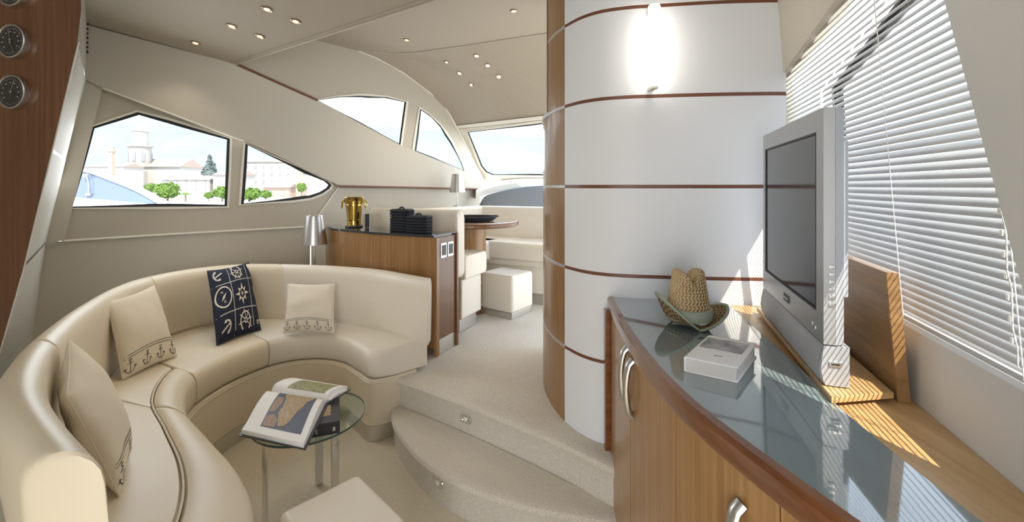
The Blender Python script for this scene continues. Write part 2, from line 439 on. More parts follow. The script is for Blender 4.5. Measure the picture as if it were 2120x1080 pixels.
bm = B(); tube(bm, [p+Vector((0, 0, -.003)) for p in rows[0]], .009, 6); obj('seam_bead', bm, PANEL, ceil)
bm = B(); tube(bm, [p+Vector((0, 0, -.003)) for p in rows[-1]], .009, 6); obj('seam_bead', bm, PANEL, ceil)
for m_ in (4, 6, 8, 10):
    bm = B(); tube(bm, [r[m_]*.5+r[m_+1]*.5+Vector((0, 0, .0012)) for r in rows], .0022, 4); obj('panel_joint', bm, PANEL, ceil)

def ray_tri(px, py, pts):
    d = Vector(((px-CX)/F, 1, -(py-HY)/F)); o = Vector((0, 0, EYE))
    from mathutils.geometry import intersect_ray_tri
    for i in range(len(pts)-1):
        for j in range(len(pts[0])-1):
            q_ = (pts[i][j], pts[i+1][j], pts[i+1][j+1], pts[i][j+1])
            for t in ((0, 1, 2), (0, 2, 3)):
                h = intersect_ray_tri(q_[t[0]], q_[t[1]], q_[t[2]], d, o, True)
                if h is not None:
                    n = (q_[t[1]]-q_[t[0]]).cross(q_[t[2]]-q_[t[0]]).normalized()
                    if n.z > 0: n = -n
                    return h, n
    return None, None
def downlight_proto():
    bm = B(); R = []
    for k in range(28):
        a = 2*PI*k/28; R.append([Vector((r*math.cos(a), r*math.sin(a), z)) for r, z in ((.030, 0), (.030, .004), (.026, .0065), (.021, .005), (.019, -.006), (.022, -.008))])
    rings(bm, R, True, False, True)
    t = thing('ceiling_spotlight', 'x', 'ceiling light'); obj('trim_ring', bm, BRASSY, t)
    bm = B(); R = []
    for r, z in ((.020, -.004), (.018, -.004), (.010, -.003)):
        R.append([Vector((r*math.cos(2*PI*k/24), r*math.sin(2*PI*k/24), z+.001)) for k in range(24)])
    rings(bm, R, True, True); obj('lens', bm, LAMPON, t)
    return t
BRASSY = mat('bronzed ring', (.45, .36, .25), .3, 1)
DL = [((553, 18), 0, 'round brass ceiling spotlight in the rear ceiling, topmost of the five'), ((612, 43), 0, 'round brass ceiling spotlight in the rear ceiling, farthest to the right of its five'), ((480, 53), 0, 'round brass ceiling spotlight in the rear ceiling, second from the left'), ((538, 74), 0, 'round brass ceiling spotlight in the rear ceiling, nearest the ceiling edge'), ((405, 88), 0, 'round brass ceiling spotlight in the rear ceiling, farthest left of its five'),
      ((842, 82), 1, 'small spotlight alone in the forward flat ceiling near the arch'), ((1064, 22), 1, 'small spotlight alone in the forward flat ceiling near the wooden column'),
      ((925, 128), 2, 'small spotlight in the sloping forward ceiling, farthest left of six'), ((987, 115), 2, 'small spotlight in the sloping forward ceiling, topmost of six'), ((1010, 135), 2, 'small spotlight in the sloping forward ceiling, second down on the right side of six'), ((952, 151), 2, 'small spotlight in the sloping forward ceiling, second down on the left side of six'), ((1033, 158), 2, 'small spotlight in the sloping forward ceiling, farthest right of six'), ((976, 175), 2, 'small spotlight in the sloping forward ceiling, lowest of six')]
proto = None
for (px, py), kind, lab in DL:
    if kind == 0: p = CF(px, py); n = (P2-P1).cross(P3-P1).normalized()
    elif kind == 1: p = UZ(px, py, ZF); n = Vector((0, 0, -1))
    else: p, n = ray_tri(px, py, SL)
    if p is None: continue
    if n.z > 0: n = -n
    if proto is None: proto = downlight_proto(); t = proto
    else: t = copy_tree(proto)
    t.location = p+n*.0025; t.rotation_euler = n.to_track_quat('Z', 'X').to_euler(); t['label'] = lab
    t['group'] = 'rear ceiling spotlights' if kind == 0 else 'forward ceiling spotlights'
    s = .96 if kind == 0 else .9; t.scale = (s, s, s)
    lamp('SPOT', 'spotlight_beam', p+n*.03, 2.0, (1, .86, .66), n, spot_size=1.9, spot_blend=.8, shadow_soft_size=.03)

# ---------------------------------------------------------------- floors and steps
FL = Vector
bm = B(); box(bm, (-.5, 1.2, -.02), (6.5, 7.6, .04)); struct('floor', bm, CARPETW)
PZ = .323
NOSE = [(-.73, 2.52), (-.656, 2.475), (-.404, 2.31), (-.182, 2.156), (.011, 2.011), (.182, 1.875), (.30, 1.77), (.45, 1.63)]
N = cr_spline(NOSE, 6)
platform_poly = [(p.x, p.y) for p in N]+[(1.4, 1.63), (1.4, 6.6), (-1.2, 6.6), (-2.2, 3.6), (-.95, 2.9)]
def nosed(name, edge, rest, z0, z1, over=.016):
    """carpeted tread with a rounded nose: edge = front polyline, rest = back outline"""
    E = [Vector((p[0], p[1])) for p in edge]; prof = [(0, z0), (0, z1-.045), (.004, z1-.043), (over, z1-.038), (over+.004, z1-.022), (over*.8, z1-.006), (0, z1), (-.03, z1+.0005)]
    bm = B(); R = []
    for i, p in enumerate(E):
        t = (E[min(i+1, len(E)-1)]-E[max(i-1, 0)]).normalized(); n = Vector((t.y, -t.x))
        R.append([Vector((p.x+n.x*a, p.y+n.y*a, z)) for a, z in prof])
    vs = rings(bm, R, False, False)
    rr = [v[-1] for v in vs]+[bm.verts.new((x, y, z1)) for x, y in rest]
    bm.faces.new(rr)
    b0 = [v[0] for v in vs]+[bm.verts.new((x, y, z0)) for x, y in rest]
    bm.faces.new(b0[::-1])
    k = len(vs)
    for i in range(k-1, len(rr)):
        j = (i+1) % len(rr)
        if i == len(rr)-1: j = 0
        a_, b_ = rr[i], rr[j]; c_, d_ = b0[j], b0[i]
        try: bm.faces.new((a_, b_, c_, d_))
        except ValueError: pass
    return bm
bm = nosed('platform', [(p.x, p.y) for p in N], platform_poly[len(N):], 0, PZ)
obj('carpeted_platform', bm, CARPET, None, kind='structure')
S1 = cr_spline([(-.665, 2.44), (-.62, 2.32), (-.56, 2.21), (-.416, 2.01), (-.242, 1.86), (-.07, 1.763), (.124, 1.69), (.338, 1.636), (.45, 1.61)], 6)
back = [(p.x-.004, p.y-.003) for p in reversed(N) if -.64 < p.x < .44]
bm = nosed('step', [(p.x, p.y) for p in S1], back, 0, .16)
obj('carpeted_step', bm, CARPET, None, kind='structure')
def riser_light(px, py, nz, label):
    # nz: +n faces the camera
    P = UZ(px, py, nz[2]) if False else nz[0]
    t = thing('step_light', label, 'light', P, nz[1], 'step lights')
    bm = B(); pts = []
    for k in range(24):
        a = 2*PI*k/24; c, s = math.cos(a), math.sin(a)
        pts.append((.037*math.copysign(abs(c)**.6, c), .021*math.copysign(abs(s)**.7, s)))
    rings(bm, [[Vector((x*f, d, z*f)) for x, z in pts] for f, d in ((1, .002), (1, -.004), (.93, -.007), (.6, -.007), (.5, -.004))]); obj('plate', bm, CHROME, t)
    bm = B(); lathe(bm, [(.010, 0), (.012, .004), (.009, .007), (.001, .009)], 16); bmesh.ops.rotate(bm, verts=bm.verts, matrix=Matrix.Rotation(PI/2, 3, 'X')); bmesh.ops.translate(bm, verts=bm.verts, vec=(0, -.003, 0)); obj('lens', bm, LAMPS, t)
LAMPS = mat('small lens', (.9, .9, .88), .1, .3)
def riser_hit(px, py, curve, inset=0):
    r = (px-CX)/F
    for i in range(len(curve)-1):
        a, b_ = curve[i], curve[i+1]; fa = a.x-r*a.y; fb = b_.x-r*b_.y
        if fa*fb <= 0:
            t = fa/(fa-fb); Y = a.y+(b_.y-a.y)*t; d = b_-a
            n = Vector((d.y, -d.x)).normalized()
            return Vector((r*Y+n.x*.004, Y+n.y*.004, EYE-(py-HY)/F*Y)), math.atan2(d.y, d.x)
p, a = riser_hit(966, 866, N); riser_light(0, 0, (p, a), 'oval chrome step light in the riser of the upper step')
p, a = riser_hit(909, 997, S1); riser_light(0, 0, (p, a), 'oval chrome step light in the riser of the lower curved step')

# ---------------------------------------------------------------- curved partition right of the steps: white panels with wood strips, oak column
WP = cr_spline([(.30, 2.85), (.205, 2.62), (.176, 2.45), (.172, 2.33), (.182, 2.22), (.206, 2.10), (.242, 1.995)], 6)
WW = cr_spline([(.242, 1.995), (.30, 1.895), (.376, 1.825), (.48, 1.785), (.58, 1.768), (.80, 1.735), (1.0, 1.72), (1.085, 1.72)], 7)
def wallband(C, z0, z1, th=.03, bev=.002):
    bm = B(); R = []
    for i, p in enumerate(C):
        t = (C[min(i+1, len(C)-1)]-C[max(i-1, 0)]).normalized(); n = Vector((t.y, -t.x))
        f = lambda a, z: Vector((p.x-n.x*a*-1, p.y-n.y*a*-1, z))
        R.append([f(0-bev, z0), f(0, z0+bev), f(0, z1-bev), f(-bev, z1), f(-th, z1), f(-th, z0)])
    rings(bm, R); return bm
wr = thing('wall_right', None, None, (0, 0, 0), kind='structure')
K = .3675
zs = [.30, .665, 1.0325, 1.4, 1.7675, 2.135, 2.66]
for i in range(6):
    a = zs[i]+(.006 if i else .0); b_ = zs[i+1]-.006
    obj('white_panel', wallband(WW, a, b_), WHITE, wr)
    obj('oak_panel', wallband(WP if b_ < 1.77 else WP[24:], a, b_), TEAK, wr)
for z in zs[1:6]:
    bm = wallband([Vector(p) for p in WW], z-.007, z+.007, .03, .001)
    obj('wood_strip', bm, TRIMW, wr)
    obj('metal_strip', wallband(WP if z < 1.77 else WP[24:], z-.007, z+.007, .03, .001), SATIN, wr)
# bead closing the upper oak panel's far edge + cap of the fuller lower part
p = WP[24]; bm = B(); box(bm, (p.x+.006, p.y+.012, 2.21), (.018, .03, .9), 0, .004); obj('edge_post', bm, TRIMW, wr)
bm = B(); R = []
for i, p in enumerate(WP[:26]):
    t = (WP[i+1]-WP[max(i-1, 0)]).normalized(); n = Vector((t.y, -t.x))
    q_ = Vector((p.x, p.y)); R.append([Vector((q_.x+n.x*.006, q_.y+n.y*.006, 1.755)), Vector((q_.x+n.x*.006, q_.y+n.y*.006, 1.776)), Vector((q_.x-n.x*.1, q_.y-n.y*.1, 1.780)), Vector((q_.x-n.x*.1, q_.y-n.y*.1, 1.755))])
rings(bm, R); obj('cap_rail', bm, SATIN, wr)
bm = B(); box(bm, (.36, 2.6, 2.5), (.24, .35, .36), -.3, .05, seg=4); obj('overhead_console', bm, RUBBER, wr)

# lit tube on the white wall
t = thing('wall_lamp', 'lit upright frosted tube lamp on the white curved wall', 'wall light', (.558, 1.705, 1.795))
bm = B(); lathe(bm, [(.020, .0), (.0235, .006), (.0235, .309), (.020, .315)], 28); obj('opal_tube', bm, TUBE, t)
bm = B(); lathe(bm, [(.014, -.012), (.016, -.001)], 20); box(bm, (0, .03, -.004), (.022, .055, .016), 0, .003); obj('bracket', bm, FRAME, t)
bm = B(); box(bm, (0, .034, .3), (.022, .05, .016), 0, .003); obj('bracket', bm, FRAME, t)

# ---------------------------------------------------------------- starboard side: lining, window with venetian blinds
SO = Vector((.884, .974, 0)); SD = Vector((.3162, .9487, 0)); SN = Vector((.9487, -.3162, 0)); LEAN = .075
def SP(u, z, wo=0):
    return SO+SD*u+SN*(wo-max(0, z-1.1)*LEAN)+Vector((0, 0, z))
NN = (SN+Vector((0, 0, LEAN))).normalized()
SFl = plane_fn(SP(0, 1.1), SP(1, 1.1), SP(0, 2.0))
def uz(px, py):
    """pixel -> (u, z) on the leaning window plane"""
    p = SFl(px, py, -.02); return (p-SO).dot(SD), p.z
bm = B(); box(bm, (0, 0, 0), (1, 1, 1))
bm.free(); bm = B()
# low lining between shelf and sill
for zz in (0,):
    A = [SP(-2.2, .9), SP(1.0, .9), SP(1.0, 1.095), SP(-2.2, 1.095)]
R = [[SP(u, .0), SP(u, 1.088), SP(u, 1.096, .006), SP(u, 1.096, .10), SP(u, .0, .10)] for u in (-2.2, -1.2, -.2, .8, 1.1)]
rings(bm, R)
ws = struct('wall_starboard', bm, STARB)
# pane corners in (u,z)
def sface(uv, th, off=0, name='lining_panel', m=CREAMW, holes=(), parent=ws):
    bm = B(); flatmesh(bm, uv, holes, lambda u, z, o: SP(u, z, off-o), th, 10, 0); return obj(name, bm, m, parent)
ul, zl = uz(1622, 165); ul2, zl2 = uz(1640, 330)
ut, zt = uz(1745, 0); slope = (zt-zl)/(ut-ul)
ZTOP = 1.93; utop = ul+(ZTOP-zl)/slope
u1, z1 = uz(2005, 0); u2, z2 = uz(2126, 420)
rk = (u1-u2)/(z1-z2); ub = u2+(1.097-z2)*rk; ut2 = u2+(ZTOP-z2)*rk
ulb = ul+.0
hole = [(ub, 1.097), (ul2, 1.097), (ul, zl), (utop, ZTOP), (ut2, ZTOP)]
outer = [(-2.2, 1.0965), (1.1, 1.0965), (1.1, 2.7), (-2.2, 2.7)]
bm = B()
flatmesh(bm, [(ul2, 1.0965), (1.1, 1.0965), (1.1, 2.7), (utop, 2.7), (utop, ZTOP), (ul, zl)], [], lambda u, z, o: SP(u, z, -o), .05, 10); obj('lining_panel', bm, CREAMW, ws)
bm = B(); flatmesh(bm, [(utop, ZTOP), (utop, 2.7), (-2.2, 2.7), (-2.2, ZTOP)], [], lambda u, z, o: SP(u, z, -o), .05, 10); obj('lining_panel', bm, CREAMW, ws)
bm = B(); flatmesh(bm, [(ub, 1.0965), (ut2, ZTOP), (-2.2, ZTOP), (-2.2, 1.0965)], [], lambda u, z, o: SP(u, z, -.012-o), .018, 10); obj('window_pillar', bm, STARB, ws)
bm = B(); rings(bm, [[SP(u, 2.03, .07), SP(u, 2.03, .37), SP(u, 2.09, .37), SP(u, 2.09, .07)] for u in (-2.5, 0, 1.6)])
obj('sunblock_overhang', bm, STARB, ws)  # unseen overhang, added and sized to block high sun at this window
bm = B(); flatmesh(bm, [(1606, 187), (1621, 166), (1626, 200), (1641, 330), (1655, 470), (1618, 470)], [], lambda x, y, o: SFl(x, y, -.02)+SN*(-.004-o), .02, 40); obj('window_jamb', bm, CREAMW, ws)
# glass
t = thing('window_6', None, None, kind='structure')
bm = B(); flatmesh(bm, hole, [], lambda u, z, o: SP(u, z, .085), 0, 10); obj('pane', bm, PANE, t)
# mullion seen through the gap between the two blinds
us, zs_ = uz(1705, 300); us2, zs2 = uz(1703, 185); us3, zs3 = uz(1838, 0); sl3 = (zs3-zs2)/(us3-us2); us4 = us2+(ZTOP-zs2)/sl3
bm = B(); tube(bm, [SP(us, 1.1, .06), SP(us2, zs2, .06), SP(us4, ZTOP, .06)], .016, 8); obj('mullion', bm, BLACKP, t)
def splitu(z):
    if z <= zs2: return us+(us2-us)*(z-zs_)/(zs2-zs_)
    return us2+(z-zs2)/sl3
def leftu(z): return ul2+(ul-ul2)*(z-zl2)/(zl-zl2) if z <= zl else ul+(z-zl)/slope
def rightu(z): return u2+(z-z2)*rk
TILT = math.radians(57); SW = .0203
def slat_mesh(ua, ub_, z):
    bm = B(); R = []
    n = max(2, int(abs(ub_-ua)/.12)+2)
    for i in range(n):
        u = ua+(ub_-ua)*i/(n-1); ring = []
        for j in range(5):
            s = (j/4-.5)*SW; camb = .0016*(1-(j/2-1)**2)
            a = s*math.cos(TILT)-camb*math.sin(TILT)*1; h = s*math.sin(TILT)+camb*math.cos(TILT)
            ring.append(SP(u, z, .022+a)+Vector((0, 0, h)))
        R.append(ring)
    rings(bm, R, False, False); return bm
bB = thing('venetian_blind', 'wide silver venetian blind covering the large side window behind the television', 'blind')
bA = thing('venetian_blind', 'narrow triangular yellowish venetian blind beside the white curved wall', 'blind')
z = 1.106; k = 0
while z < ZTOP-.01:
    ra = rightu(z)-.03; sb = splitu(z)-.004
    o = obj('slat', slat_mesh(max(ra, -2.0), sb, z), SLAT, bB, world=False)
    la = leftu(z)+.004
    if la-(-0.0) > splitu(z)+.02 and la-splitu(z) > .02:
        obj('slat', slat_mesh(splitu(z)+.014, la, z), SLATY if False else SLAT, bA)
    z += .0167; k += 1
for px, py0, py1 in ((1862, 70, 640), (1756, 300, 560), (2103, 250, 560)):
    ua, za = uz(px-18, 250)
    tz = ZTOP-.02
    bm = B(); P = [SP(ua, zz, .010) for zz in (1.098, 1.3, 1.5, 1.7, tz) if leftu(zz) > ua]
    tube(bm, P, .0011, 5); obj('ladder_cord', bm, CORD, bB)
# control cord with bead loops
ua, za = uz(2090, 260)
bm = B(); P = [SP(ua+.0*k, 1.12+.03*k, .002+.002*math.sin(k*2.1)) for k in range(20)]; tube(bm, P, .0012, 5)
for k in range(12): box(bm, SP(ua+.002, 1.16+.0335*k, -.001), (.003, .003, .009), .3)
obj('control_cord', bm, CORD, bB)
bm = B(); R = [[SP(u, 1.094, .012), SP(u, 1.104, .012), SP(u, 1.104, .034), SP(u, 1.094, .034)] for u in (ub-.01, .2, ul2)]
rings(bm, R); obj('bottom_rail', bm, SLAT, bB)

# ---------------------------------------------------------------- sideboard (right foreground)
G = cr_spline([(.418, 1.80), (.397, 1.60), (.382, 1.40), (.375, 1.22), (.377, 1.06), (.387, .94), (.401, .86), (.420, .78), (.441, .70), (.464, .62), (.515, .45), (.575, .25)], 6)
GR = cr_spline([(.845, 1.712), (.80, 1.49), (.755, 1.25), (.705, 1.004), (.682, .925), (.662, .80), (.645, .65), (.63, .45), (.62, .25)], 6)
def offs(C, d):
    out = []
    for i, p in enumerate(C):
        t = (C[min(i+1, len(C)-1)]-C[max(i-1, 0)]).normalized(); out.append(Vector((p.x+t.y*d, p.y-t.x*d)))
    return out
CO = offs(G, .020)     # outer rim line (towards the camera's left)
if CO[5].x > G[5].x: CO = offs(G, -.020); SGN = -1
else: SGN = 1
sb = thing('sideboard', 'long curved oak sideboard with cherry rim under the television', 'sideboard', (.6, 1.1, 0))
def between(A, Bc, z0, z1, bev=.0):
    poly = [(p.x, p.y) for p in A]+[(p.x, p.y) for p in reversed(Bc)]
    bm = B(); prism(bm, poly, z0, z1, bev); return bm
bm = B(); R = []
for g, o_ in zip(G, CO):
    R.append([Vector((o_.x, o_.y, .896)), Vector((o_.x-.003, o_.y, .905)), Vector((o_.x-.003, o_.y, .935)), Vector((o_.x+.004, o_.y, .944)), Vector((g.x, g.y, .946)), Vector((g.x, g.y, .896))])
rings(bm, R); obj('rim', bm, RIM, sb, world=True)
wallc = [Vector((SP(u, .93).x-.001, SP(u, .93).y)) for u in (.75, .4, 0, -.4, -.75)]
wallc = [Vector((.845, 1.712)), Vector((1.1, 1.70))]+wallc[1:]
bm = between(offs(G, 0), wallc, .885, .9335); obj('shelf_top', bm, TEAKL, sb, world=True)
bm = between(offs(G, -.0005*SGN), GR, .9337, .944, .0015); obj('glass_top', bm, COUNTER, sb, world=True)
DF = offs(G, .012*SGN)
def span(C, ya, yb): return [p for p in C if yb <= p.y <= ya]
def door(ya, yb, name='door'):
    D = span(cr_spline(DF, 6), ya, yb); I = [Vector((p.x+.02, p.y)) for p in D]
    bm = between(D, I, .05, .892); return obj(name, bm, TEAKF, sb, world=True)
doors = [door(1.76, 1.352), door(1.348, .985), door(.981, .70), door(.696, .42), door(.416, .25)]
bm = B(); box(bm, (.397, 1.785, .46), (.034, .03, .87), 0, .003); obj('end_stile', bm, RIM, sb, world=True)
bm = between([Vector((p.x+.03, p.y)) for p in G], wallc, .0, .885); obj('carcass', bm, TEAKD, sb, world=True)
def handle(ycen, zc, parent):
    D = cr_spline(DF, 6); p = min(D, key=lambda q: abs(q.y-ycen))
    bm = B(); P = []; rr = []
    for k in range(15):
        s = k/14; zz = zc+.085*(1-2*s); out = .024*math.sin(PI*s)**.4 if 0 < s < 1 else 0
        P.append(Vector((p.x-out*.95, p.y-out*.1, zz))); rr.append(.0115+.002*abs(1-2*s))
    tube(bm, P, rr, 12, flat=.8); return obj('handle', bm, METAL, parent, world=True)
handle(1.39, .80, doors[0]); handle(1.315, .79, doors[1]); handle(.772, .752, doors[3 - 1])

# plinth board and leaning board and television
def frame_pt(u, w_, z): return SO+SD*u+SN*w_+Vector((0, 0, z))
TVO = UZ(1705, 800, .956); TVO.z = 0
rzS = math.atan2(SD.y, SD.x)
t = thing('oak_riser_board', 'low flat oak board under the television on the sideboard shelf', 'board', (0, 0, 0))
pa = Vector((.672, .914)); pb = Vector((.822, .936)); d2 = Vector((SD.x, SD.y))
bm = B(); prism(bm, [pa[:], pb[:], (pb+d2*.62)[:], (pa+d2*.72)[:]], .9445, .9575, .002); ob = obj('board', bm, TEAKL, t)
bpy.data.objects.remove(t)
ob.name = 'oak_riser_board'; ob['label'] = 'low flat oak board under the television on the sideboard shelf'; ob['category'] = 'board'; ob.parent = None
bm = B(); pa = Vector((.834, .94)); th = Vector((SN.x, SN.y))*.024; L_ = .42
lo = [pa, pa+th, pa+th+d2*L_, pa+d2*L_]; sh = Vector((SN.x, SN.y))*(-.022)+d2*.0
R = [[Vector((p.x, p.y, .9337)) for p in lo], [Vector((p.x+sh.x, p.y+sh.y, 1.213)) for p in lo]]
rings(bm, R); bmesh.ops.bevel(bm, geom=list(bm.edges), offset=.0015, segments=2, affect='EDGES')
obj('oak_board', bm, BOARD, None, label='tall oak board standing upright between television and venetian blind', cat='board')

tv = thing('television', 'silver flat television with dark screen on the sideboard', 'television', (TVO.x, TVO.y, .958), rzS)
# local: x = along screen (away from camera), y = -outward (so outward = -y), z up ; face plane y=0 looks to +y
TL, TH = .578, .618
def tvbox(name, x0, x1, y0, y1, z0, z1, m, bev=.002, parent=None):
    bm = B(); box(bm, ((x0+x1)/2, (y0+y1)/2, (z0+z1)/2), (x1-x0, y1-y0, z1-z0), 0, bev); return obj(name, bm, m, parent or tv)
zb = .092
bm = B()
def fr(x, z, y): return Vector((x, y, z))
bz = dict(l=.050, r=.035, t=.052, b=.065)
flatmesh(bm, [(0, zb), (TL, zb), (TL, TH), (0, TH)], [[(bz['l'], zb+bz['b']), (TL-bz['r'], zb+bz['b']), (TL-bz['r'], TH-bz['t']), (bz['l'], TH-bz['t'])]], lambda x, z, o: Vector((x, o, z)), .022, .2)
obj('bezel', bm, SILVER, tv)
tvbox('screen', bz['l']-.003, TL-bz['r']+.003, -.008, -.0025, zb+bz['b']-.003, TH-bz['t']+.003, SCREEN, 0)
bm = B()
for a_, b_ in (((bz['l'], zb+bz['b']), (TL-bz['r'], zb+bz['b'])), ((bz['l'], TH-bz['t']), (TL-bz['r'], TH-bz['t'])), ((bz['l'], zb+bz['b']), (bz['l'], TH-bz['t'])), ((TL-bz['r'], zb+bz['b']), (TL-bz['r'], TH-bz['t']))):
    box(bm, ((a_[0]+b_[0])/2, -.002, (a_[1]+b_[1])/2), (abs(b_[0]-a_[0])+.004, .005, abs(b_[1]-a_[1])+.005))
obj('screen_gasket', bm, BLACKP, tv)
# rear shell with chamfer: profile in plan
bm = B(); pl = [(0, -.0225), (.0, -.024), (.012, -.042), (.05, -.046), (TL-.045, -.046), (TL, -.026), (TL, -.0225)]
prism(bm, pl, zb, TH); bmesh.ops.bevel(bm, geom=[e for e in bm.edges if abs(e.verts[0].co.z-e.verts[1].co.z) < 1e-5 and e.verts[0].co.z > .5], offset=.003, segments=2, affect='EDGES')
shell = obj('rear_shell', bm, SILVER2, tv)
tvbox('rear_hump', .035, TL-.1, -.060, -.0465, .19, TH-.07, SILVER2, .005)
# speaker bar with bulged front
bm = B(); R = []
for x in (0, .004, TL-.004, TL):
    e = .004 if x in (0, TL) else 0
    R.append([Vector((x, y, z)) for y, z in ((-.050+e, .002), (-.004, .002), (.004-e, .010), (.009-e, .035), (.006-e, .065), (-.001, zb-.003), (-.050+e, zb-.003))])
rings(bm, R); obj('speaker_bar', bm, SILVER2, tv)
bm = B(); R = []
for x in (.012, TL-.012):
    R.append([Vector((x, y, z)) for y, z in ((-.002, .008), (.0055, .010), (.0105, .035), (.0075, .065), (.0005, zb-.008), (-.004, zb-.01))])
rings(bm, R); obj('speaker_grille', bm, GRILLE, tv)
for k in range(6): tvbox('button', -.0035, .001, -.021, -.010, .178+.0165*k, .186+.0165*k, METAL, .001)
tvbox('socket_frame', -.0035, .002, -.034, -.010, .045, .056, METAL, .001)
tvbox('socket_slot', -.0042, .002, -.029, -.014, .049, .052, BLACKP, .0003)
tvbox('badge', .265, .315, -.001, .0022, zb+.022, zb+.042, RUBBER, .0005)
tvbox('badge_text', .272, .308, .001, .0028, zb+.030, zb+.034, METAL, .0002)
tvbox('led_lamp', .068, .074, -.001, .002, zb+.022, zb+.030, METAL, .0008)
tvbox('led_lamp', .048, .054, -.001, .002, zb+.018, zb+.026, METAL, .0008)

# ---------------------------------------------------------------- straw hat
HC = Vector((.590, 1.455, .9445))
hat = thing('straw_hat', 'woven straw cowboy hat with sage band on the glass top', 'hat', HC, 0)
def crown_pt(a, t):
    dz = min(0, t); t = max(0, t)
    r = .068*(1-.34*t**1.15) if t < .86 else .068*(1-.34*t**1.15)*max(.0, 1-((t-.86)/.14)**2*.78)
    x = r*math.cos(a); y = r*math.sin(a)*1.05; z = .030+.158*(min(t, .92)+dz)
    if t > .6:
        k = (t-.6)/.4
        z -= .050*k*math.exp(-(x/.017)**2); x *= 1
        z += .006*k
    return Vector((x, y, z))
NA, NT = 128, 56
bm = B(); vs = []
for j in range(NT+1):
    row = []
    zig = abs((j % 8)/4-1)*2.6
    for i in range(NA):
        a = 2*PI*(i+zig+.5*noise.noise(Vector((i*.3, j*.2, 0))))/NA
        p = crown_pt(a, .10+.90*j/NT); rad = Vector((p.x, p.y, .012)).normalized()
        row.append(bm.verts.new(p+rad*(-.0016 if i % 4 == 0 else (.0016 if i % 4 == 2 else .0006))))
    vs.append(row)
for j in range(NT):
    for i in range(NA):
        f = bm.faces.new((vs[j][i], vs[j][(i+1) % NA], vs[j+1][(i+1) % NA], vs[j+1][i]))
        f.material_index = 1 if (i % 4 == 0 and (j % 4 != 3)) else (2 if ((i//4)*7+(j//4)*5) % 10 < 5 else 0)
bm.faces.new(vs[-1])
obj('crown', bm, [STRAW, STRAWD, STRAWL], hat)
def brim_pt(a, t, o=0):
    c_ = math.cos(a); s_ = math.sin(a)
    x = c_*(.063+(.066 if c_ > 0 else .052)*t); y = s_*(.066+.030*t)
    if c_ > 0: z = .010+.052*c_**1.4*t
    else: z = .010+.094*(-c_)**1.1*t**1.25; x += .010*(-c_)*t**2
    return Vector((x, y, z-.006*t*abs(s_)**2+o))
bm = B(); vs = []; NB = 96; NR = 10
for j in range(NR+1):
    vs.append([bm.verts.new(brim_pt(2*PI*(i+.4*(j % 2))/NB, j/NR*.93, .0012 if (i+j) % 2 else -.0008)) for i in range(NB)])
for j in range(NR):
    for i in range(NB):
        f = bm.faces.new((vs[j][i], vs[j][(i+1) % NB], vs[j+1][(i+1) % NB], vs[j+1][i]))
        f.material_index = 1 if (i+2*(j % 2)) % 4 == 0 else (2 if (i//4+j) % 3 else 0)
bmesh.ops.solidify(bm, geom=bm.faces[:], thickness=.0025)
obj('brim', bm, [STRAW, STRAWD, STRAWL], hat)
bm = B(); R = []
for i in range(64):
    a = 2*PI*i/64; p = brim_pt(a, .97); q2 = brim_pt(a, .88); t_ = (p-q2).normalized(); n_ = t_.cross(Vector((-math.sin(a), math.cos(a), 0))).normalized()
    R.append([p+t_*.003+n_*.0, p+n_*.0035, q2+n_*.0035, q2-n_*.0045, p-n_*.0045])
rings(bm, R, True, False, True); obj('edge_binding', bm, GREENF, hat)
bm = B(); R = []
for i in range(48):
    a = 2*PI*i/48; R.append([crown_pt(a, -.06)*1.0+Vector((math.cos(a), math.sin(a), 0))*k_+Vector((0, 0, dz)) for k_, dz in ((.0, 0), (.005, -.001), (.0065, .012), (.005, .034), (.0, .036))])
rings(bm, R, True, False, True); obj('band', bm, GREENF, hat)

# white book on the glass
bk = thing('white_book', 'thick white hardback book with grey photo on its cover, lying on the glass', 'book', (0, 0, 0))
c0 = Vector((.523, 1.007)); c1_ = Vector((.425, 1.072)); c3 = Vector((.660, 1.170))
ex = (c3-c0).normalized(); ey = (c1_-c0).normalized(); Lx = .205; Ly = .118
def bkp(a, b_, z): return Vector((c0.x+ex.x*a+ey.x*b_, c0.y+ex.y*a+ey.y*b_, z))
def slab(a0, a1, b0, b1, z0, z1, name, m, parent, bev=.0008, P=bkp):
    bm = B(); rings(bm, [[P(a0, b0, z), P(a1, b0, z), P(a1, b1, z), P(a0, b1, z)] for z in (z0, z1)])
    if bev: bmesh.ops.bevel(bm, geom=list(bm.edges), offset=bev, segments=2, affect='EDGES')
    return obj(name, bm, m, parent)
slab(0, Lx, 0, Ly, .9443, .947, 'back_cover', PAPER, bk)
fc = slab(0, Lx, 0, Ly, .978, .9807, 'front_cover', PAPER, bk)
slab(.004, Lx-.004, .004, Ly-.003, .947, .978, 'page_block', PAPERE, bk, 0)
slab(0, Lx, Ly-.003, Ly+.001, .9445, .980, 'spine', PAPER, bk, .001)
slab(.095, Lx-.022, .012, Ly-.006, .9807, .9811, 'cover_photo', PHOTO, fc, 0)
slab(.05, .053, .045, .065, .9807, .981, 'cover_title', RUBBER, fc, 0)

